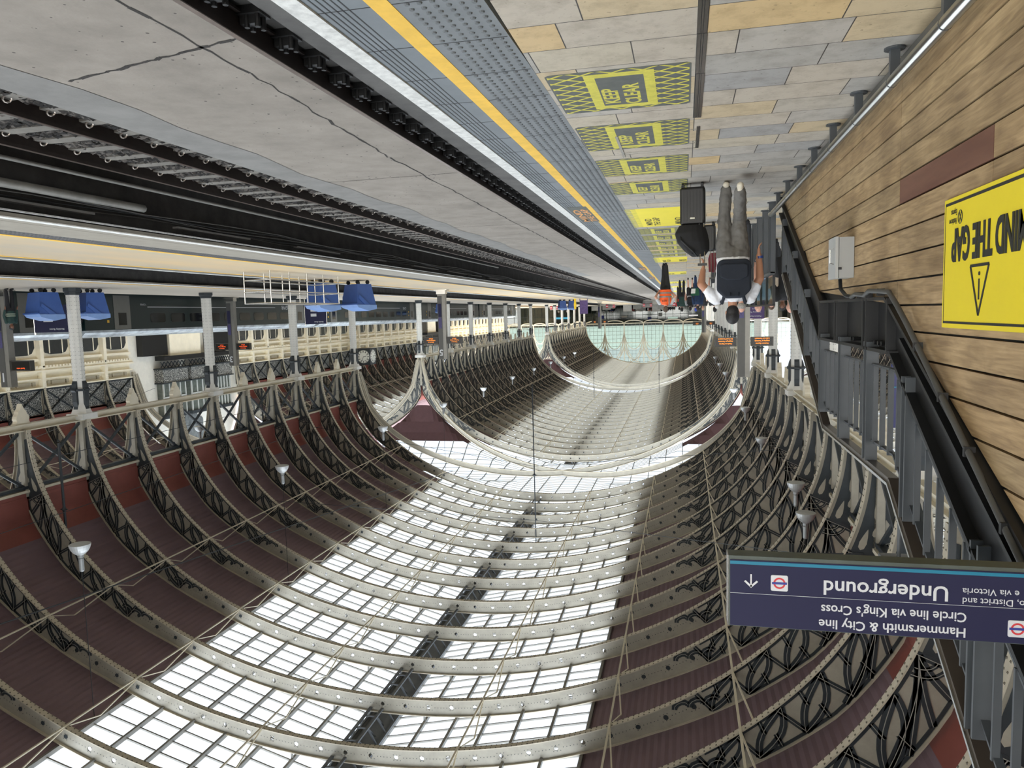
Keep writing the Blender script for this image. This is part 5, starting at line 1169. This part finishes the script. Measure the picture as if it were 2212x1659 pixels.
def person(label, loc, rz=0, H=1.75, legs=None, arms=None, skin=SK1, top=None, sleeve='short', bottom=None, shorts=False, shoes=None, hair=None, hairlen=0, coat=False, vox=.013, group=None, bulk=1.0, bald=False, lean=0):
    t = thing('person', label, 'person', loc, rz, group); s = H/1.75; B = bulk
    legs = legs or [((-.09,0,.90),(-.10,.02,.48),(-.11,0,.09)),((.09,0,.90),(.10,.02,.48),(.11,0,.09))]
    arms = arms or [((-.195*B,0,1.42),(-.26*B,-.02,1.13),(-.25*B,.06,.88)),((.195*B,0,1.42),(.26*B,-.02,1.13),(.25*B,.06,.88))]
    V = lambda p: (p[0]*s, p[1]*s, p[2]*s)
    body = MB(); hy = lean
    # head with face, neck, torso core
    hc = Vector((0, .015+hy, 1.625))*s
    body.ball(hc, (.073*s,.092*s,.108*s), 18, 12); body.ball(hc+Vector((0,.02,-.055))*s, (.056*s,.068*s,.062*s), 14, 8)
    cap_(body, hc+Vector((0,.085,.0))*s, hc+Vector((0,.104,-.028))*s, .010*s, .014*s, 8)
    body.ball(hc+Vector((0,.078,-.062))*s, (.026*s,.012*s,.010*s), 10, 6)
    for sx in (-1, 1): body.ball(hc+Vector((sx*.076,-.005,-.012))*s, (.011*s,.02*s,.032*s), 8, 6); body.ball(hc+Vector((sx*.03,.080,.022))*s, (.017*s,.010*s,.007*s), 8, 5)
    cap_(body, V((0,hy*.8,1.44)), V((0,.0+hy,1.55)), .058*s, .052*s)
    torso(body, [(0,0,.90*s,.13*s*B,.095*s*B),(0,0,1.05*s,.125*s*B,.09*s*B),(0,hy*.5,1.25*s,.15*s*B,.105*s*B),(0,hy*.7,1.40*s,.15*s*B,.09*s),(0,hy*.8,1.46*s,.08*s,.06*s)])
    for i, (a, b, c) in enumerate(arms):
        cap_(body, V(a), V(b), .050*s*B, .042*s*B); cap_(body, V(b), V(c), .042*s*B, .029*s*B); d = Vector(V(c))-Vector(V(b)); hand(body, V(c), d, s*1.05, .45, 1 if i else -1)
    for a, b, c in legs: cap_(body, V(a), V(b), .075*s*B, .052*s); cap_(body, V(b), V(c), .05*s, .036*s)
    remesh(body.build('body', skin, t), vox*.62 if vox < .014 else vox, 2)
    # eyes and brows
    e = MB()
    for sx in (-1, 1): e.ball(hc+Vector((sx*.03,.086,.012))*s, (.012*s,.008*s,.007*s), 8, 5)
    e.build('eyes', mat('eye_dark', (50,40,36), .3, var=0), t)
    # trousers
    m = MB(); torso(m, [(0,0,.80*s,.10*s*B,.08*s),(0,-.005,.88*s,.168*s*B,.118*s*B),(0,0,.98*s,.160*s*B,.110*s*B),(0,0,1.04*s,.148*s*B,.10*s*B)])
    for a, b, c in legs:
        if shorts: bb = Vector(a).lerp(Vector(b), .75); cap_(m, V(a), V(bb), .098*s*B, .095*s)
        else: cap_(m, V(a), V(b), .098*s*B, .074*s*B**.5); cap_(m, V(b), V(tuple(Vector(b).lerp(Vector(c), .93))), .074*s*B**.5, .068*s)
    remesh(m.build('shorts' if shorts else 'trousers', bottom or cloth('charcoal', (50,50,54)), t), vox)
    # shirt or coat
    m = MB(); z0 = .62 if coat else .93
    torso(m, [(0,0,z0*s,(.21 if coat else .168)*s*B,(.17 if coat else .12)*s*B),(0,0,1.02*s,.165*s*B,.118*s*B),(0,hy*.5,1.20*s,.172*s*B,.125*s*B),(0,hy*.6,1.34*s,.19*s*B,.122*s*B),(0,hy*.7,1.42*s,.175*s*B,.095*s*B),(0,hy*.8,1.475*s,.085*s,.07*s)])
    for a, b, c in arms:
        cap_(m, V(a), V(tuple(Vector(a).lerp(Vector(b), .62 if sleeve == 'short' else 1))), .068*s*B, (.062 if sleeve == 'short' else .052)*s)
        if sleeve == 'long': cap_(m, V(b), V(tuple(Vector(b).lerp(Vector(c), .92))), .052*s, .040*s)
    remesh(m.build('coat' if coat else 'shirt', top or cloth('white', (225,226,228)), t), vox)
    # shoes
    for a, b, c in legs:
        m = MB(); d = Vector((0,1,0)); p = Vector(V(c)); tz = p.z-.055*s; cap_(m, (p.x,p.y-.045*s,tz+.02*s), (p.x,p.y+.14*s,tz-.0*s), .04*s, .036*s, 10); cap_(m, (p.x,p.y,tz+.02*s), (p.x,p.y,p.z+.01*s), .042*s, .04*s, 10)
        remesh(m.build('shoe', shoes or cloth('black', (26,26,28)), t), vox*.8, 2)
    # hair
    if not bald:
        m = MB(); m.ball(hc+Vector((0,-.018,.028))*s, (.083*s,.098*s,.100*s), 18, 12); m.ball(hc+Vector((0,-.045,-.03))*s, (.076*s,.066*s,.085*s), 14, 8)
        if hairlen: cap_(m, hc+Vector((0,-.06,0))*s, hc+Vector((0,-.075,-hairlen))*s, .08*s, .06*s)
        remesh(m.build('hair', hair or hairm('black', (26,24,24)), t), vox*.8, 3)
    else:
        m = MB(); m.ball(hc+Vector((0,-.04,-.015))*s, (.082*s,.065*s,.07*s), 14, 8); remesh(m.build('hair', hair or hairm('grey', (150,146,140)), t), vox*.8, 3)
    return t
def backpack(t, c, w, d, h, m, s=1, name='backpack', label='backpack'):
    """a bag worn by someone: its own thing, placed on their back"""
    p = t.matrix_basis @ Vector(c) if 0 else Vector(t.location)+Matrix.Rotation(t.rotation_euler.z, 3, 'Z') @ Vector(c)
    bgt = thing('backpack', label, 'backpack', p, t.rotation_euler.z)
    q = MB(); r = .05; prof_ = [(-w/2+r,-h/2),(w/2-r,-h/2),(w/2,-h/2+r),(w/2,h/2-2*r),(w/2-2*r,h/2),(-w/2+2*r,h/2),(-w/2,h/2-2*r),(-w/2,-h/2+r)]
    q.prism(prof_, -d/2, d/2); o = q.build('bag_body', m, bgt); bv = o.modifiers.new('b', 'BEVEL'); bv.width = .03; bv.segments = 3
    q = MB(); q.prism([(a*.8, b*.42-h*.17) for a, b in prof_], -d/2-.035, -d/2); o = q.build('front_pocket', m, bgt); bv = o.modifiers.new('b', 'BEVEL'); bv.width = .015; bv.segments = 2
    q = MB(); q.tube([(-.05,-d/2-.01,h/2-.07),(-.05,-d/2-.03,h/2-.03),(.05,-d/2-.03,h/2-.03),(.05,-d/2-.01,h/2-.07)], .010, 6); q.build('grab_handle', m, bgt)
    q = MB()
    for sx in (-1, 1): q.tube([(sx*w*.28,d/2-.02,h/2-.03),(sx*w*.34,d/2+.05,h/2+.055),(sx*w*.38,d/2+.16,h/2+.0),(sx*w*.40,d/2+.22,h*.1)], .022, 6)
    q.build('shoulder_strap', m, bgt); return bgt
WHITE_T = cloth('white', (226,227,230)); GREY_T = cloth('grey_trousers', (106,104,100)); NAVYB = cloth('navy_bag', (28,34,44)); BLACKC = cloth('black', (26,26,28))
man = person('person in white T-shirt and grey trousers walking away, pulling a black suitcase', (-.60, 9.85, 0), radians(2), 1.80,
    legs=[((-.09,0,.90),(-.085,.03,.48),(-.075,-.40,.17)),((.09,0,.90),(.10,.06,.48),(.075,.05,.085))],
    arms=[((-.20,0,1.43),(-.32,-.02,1.20),(-.31,.02,.92)),((.20,0,1.43),(.375,-.10,1.25),(.352,-.02,1.075))],
    skin=SK1, top=WHITE_T, bottom=GREY_T, shoes=cloth('beige_shoe', (206,198,180)), vox=.011, bulk=1.18)
tx = bpy.data.textures.new('cloth_folds', 'CLOUDS'); tx.noise_scale = .09
for ch in man.children:
    if ch.name.startswith(('trousers', 'shirt')):
        dm = ch.modifiers.new('folds', 'DISPLACE'); dm.texture = tx; dm.strength = .035; dm.mid_level = .5
backpack(man, (-.01,-.21,1.235), .41, .17, .48, NAVYB, label='navy blue backpack on the back of the person in white T-shirt')
q = MB(); q.tube([(-.325*1.03,.0,.985),(-.322*1.03,.0,.955)], .036, 14); o = q.build('wrist_watch', mat('watch_blue', (40,60,120), .4, var=0), man); 
# suitcase with duffel on top
sc = thing('suitcase', 'black hard shell cabin suitcase standing upright on four wheels', 'suitcase', (-.115, 9.9, 0), radians(4))
q = MB(); q.box(-.155,.155,-.11,.11,.055,.53); o = q.build('shell', mat('suitcase_black', (20,20,21), .4, var=.1, scale=8), sc); bv = o.modifiers.new('b', 'BEVEL'); bv.width = .035; bv.segments = 4
q = MB()
for k in range(7): q.box(-.13+.04*k-.006,-.13+.04*k+.006,-.116,-.105,.12,.48)
q.build('ribs', BLACKP, sc)
for sx in (-.12,.12):
    for sy in (-.08,.08): q = MB(); q.tube([(sx-.012,sy,.026),(sx+.012,sy,.026)], .026, 12); q.box(sx-.018,sx+.018,sy-.012,sy+.012,.03,.07); q.build('wheel', BLACKP, sc)
q = MB(); q.tube([(-.135,-.09,.5),(-.15,-.12,1.03)], .007, 6); q.tube([(-.08,-.09,.5),(-.095,-.12,1.03)], .007, 6); q.build('telescopic_tube', CHROME, sc)
q = MB(); q.box(-.18,-.065,-.14,-.10,1.02,1.05); q.build('grip', BLACKP, sc)
q = MB(); q.box(-.03,.03,-.125,-.115,.44,.46); q.build('tag_clip', CHROME, sc)
du = thing('duffel_bag', 'soft black duffel bag strapped on top of the suitcase', 'bag', (-.12, 9.86, .53), radians(4))
q = MB(); torso(q, [(.02,0,.0,.16,.12),(.03,-.01,.10,.205,.15),(0,-.02,.22,.20,.15),(-.04,-.01,.32,.16,.12),(-.06,0,.40,.08,.06)]); cap_(q, (.16,-.05,.12), (.02,-.10,.33), .06, .05); remesh(q.build('bag_body', cloth('black_nylon', (22,22,23)), du), .012, 4)
q = MB(); q.tube([(.17,-.06,.06),(.14,-.15,.2),(.0,-.17,.34),(-.05,-.1,.40)], .012, 6); q.build('strap', BLACKP, du)
# worker in the orange vest
ORV = mat('hi_vis_orange', (240,96,34), .6, var=.06, bump=.2)
wk = person('person in orange high visibility vest and black trousers standing at the platform edge', (.62, 25.9, 0), radians(-8), 1.68, legs=[((-.08,0,.90),(-.05,.0,.48),(-.03,0,.085)),((.08,0,.90),(.05,.02,.48),(.04,.10,.085))],
    arms=[((-.20,0,1.41),(-.34,-.06,1.18),(-.22,.10,1.02)),((.20,0,1.41),(.36,-.08,1.2),(.24,.10,1.02))], skin=SK2, top=cloth('pale_grey_shirt', (190,192,196)), bottom=BLACKC, hair=hairm('cropped_brown', (92,76,64)), vox=.014, bulk=1.1)
q = MB(); torso(q, [(0,0,.90,.205,.155),(0,0,1.0,.198,.150),(0,0,1.16,.205,.155),(0,0,1.30,.212,.15),(0,0,1.38,.18,.11),(0,0,1.42,.10,.08)], 20); remesh(q.build('orange_vest', ORV, wk), .013)
RF = mat('reflective_grey', (130,132,130), .4, .2, var=0)
q = MB(); torso(q, [(0,0,.99,.208,.160),(0,0,1.04,.210,.162)], 24); torso(q, [(0,0,1.12,.214,.165),(0,0,1.17,.216,.166)], 24); q.tube([(-.10,-.155,1.17),(-.105,-.15,1.30),(-.11,-.09,1.41)], .022, 6); q.build('reflective_stripes', RF, wk)
text('vest_lettering', 'MTR', .09, wk, on_face(.06, 1.25, -.168), BK, 'CENTER', .001)
# the rest of the crowd
def quick(i, label, x, y, rz, H, top, bottom, skin=SK2, **k): return person(label, (x, y, 0), rz, H, top=top, bottom=bottom, skin=skin, vox=.018, **k)
BLU2 = cloth('light_blue', (150,178,214)); CRM = cloth('cream_shirt', (205,190,168)); GRNC = cloth('dark_green', (34,58,54)); DBL = cloth('dark_blue', (32,52,84)); DG = cloth('dark_grey', (52,54,58)); WH2 = cloth('off_white', (214,214,210))
quick(0,'person with thinning grey hair walking ahead of the white T-shirt person', -1.02, 14.2, 0, 1.70, WH2, DG, bald=True, hair=hairm('grey', (150,146,140)))
p_ = quick(1,'person with white hair and a pale top to the right of the white T-shirt person', -.92, 22.0, radians(10), 1.60, WH2, DG, hair=hairm('white', (205,203,198)))
quick(2,'person in light blue shirt facing the camera beside the purple notice board', -1.62, 17.5, radians(172), 1.72, BLU2, DG, bald=True)
quick(3,'person with glasses and cream scarf facing the camera behind the fence', -2.02, 18.6, radians(185), 1.66, CRM, DG, hair=hairm('brown', (84,62,46)), hairlen=.12)
quick(4,'large person in black coat facing the camera at the foot of the stair', -2.05, 15.6, radians(175), 1.74, BLACKC, BLACKC, coat=True, bald=True, sleeve='long', bulk=1.35)
quick(5,'person in black top looking sideways beyond the stair handrail', -2.75, 17.8, radians(160), 1.72, BLACKC, DG, hair=hairm('grey', (150,146,140)), sleeve='long')
quick(6,'person with dark curly hair standing behind the person with glasses', -2.5, 20.5, radians(190), 1.70, DG, DG, skin=SK3, hairlen=.08)
p7 = quick(7,'person in black shorts with a black backpack walking away down the platform', -.30, 38.5, 0, 1.66, cloth('grey_top', (150,150,152)), BLACKC, shorts=True, skin=SK2)
backpack(p7, (0,-.2,1.2), .32, .16, .46, BLACKC, label='black backpack worn by the distant person in black shorts')
quick(8,'person in dark green top and black trousers left of the person in shorts', .12, 41, 0, 1.70, GRNC, BLACKC, skin=SK3)
quick(9,'person in dark blue coat carrying a green and white bag', -.62, 36.0, radians(-10), 1.64, DBL, DBL, coat=True, sleeve='long', hair=hairm('dark_brown', (50,38,32)))
tb = thing('tote_bag', 'green and white tote bag hanging beside the dark blue coat', 'bag', (-.50, 35.75, .62)); q = MB(); q.prism([(-.16,0),(.16,0),(.20,.34),(-.20,.34)], -.06, .06); q.build('bag_body', cloth('bottle_green', (30,80,56)), tb); q = MB(); q.prism([(-.02,.02),(.17,.02),(.19,.24),(-.0,.24)], -.065, -.06); q.build('white_panel', WH2, tb); q = MB(); q.tube([(-.1,0,.34),(-.06,0,.6),(.06,0,.6),(.1,0,.34)], .01, 5); q.build('strap', BLACKC, tb)
quick(10,'person in bright blue cap and dark clothes beyond the shorts wearer', -.68, 46, 0, 1.72, DG, DG, hair=hairm('blue_cap', (44,72,180)))
quick(11,'person with light hair in dark clothes among the far crowd', -1.05, 44, radians(180), 1.68, DG, DG, hair=hairm('fair', (190,170,140)))
quick(12,'person in dark jacket partly hidden behind the white haired person', -1.28, 33, radians(20), 1.74, DG, DG, sleeve='long')
quick(13,'person in red top at the left of the far crowd', .32, 52, 0, 1.62, cloth('red_top', (180,44,54)), BLACKC)
pe = person('person in green striped top holding a bag at the picture edge beside the blue bins', (27.25, 25.3, -.05), radians(100), 1.74, top=GRNC, sleeve='long', bottom=BLACKC, skin=SK3, vox=.018)
q = MB()
for z in (1.05,1.13): torso(q, [(0,0,z,.186,.137),(0,0,z+.03,.187,.138)], 20)
q.build('pale_stripes', cloth('stripe_cream', (170,180,160)), pe)
# second case beside the walking person
s2 = dup(sc, (-.42, 14.4, 0), radians(10), 'second black suitcase being pulled further down the platform')
q = MB(); q.prism([(-.06,0),(.05,0),(.08,.10),(.07,.34),(-.06,.36),(-.09,.12)], -.06, .06); o = q.build('maroon_bag', cloth('maroon', (96,30,40)), None, loc=(-.52, 14.35, .57)); tag(o, 'maroon bag carried beside the second black suitcase', 'bag')
# far concourse crowd: one plain figure, copied with all its parts
rr = random.Random(21)
cp_cols = [((30,32,36),(24,24,28)),((60,62,70),(30,30,36)),((200,198,192),(40,42,50)),((40,50,80),(30,32,40)),((120,50,50),(34,34,38))]
protos = []
for i, (a, b) in enumerate(cp_cols):
    protos.append((cloth('crowd%d' % i, a), cloth('crowdleg%d' % i, b)))
where = ['left part','middle part','right part']
first = []
for i in range(5):
    p = person(f'small distant person waiting at the far concourse, {["in black","in grey","in a pale top","in navy","in red brown"][i]}, nearest of that colour', (3.0+i*1.3, 197.5+i*.6, 0), radians(180*(i % 2)), 1.68+.03*i, top=protos[i][0], bottom=protos[i][1], sleeve='long', vox=.03, group='distant concourse crowd')
    first.append(p)
spots = []
for k in range(45):
    i = k % 5; x = 2.2+11.5*rr.random() if k < 34 else rr.uniform(14, 34); y = rr.uniform(198.5, 203.5)
    spots.append((i, x/y, x, y, rr.uniform(0, 6.28)))
for i in range(5):
    for n_, (_, _, x, y, a) in enumerate(sorted(q_ for q_ in spots if q_[0] == i)):
        dup(first[i], (x, y, 0), a, f'small distant person in the concourse {["in black","in grey","in a pale top","in navy","in red brown"][i]}, {ORD[n_]} of that colour from the right', 'distant concourse crowd')
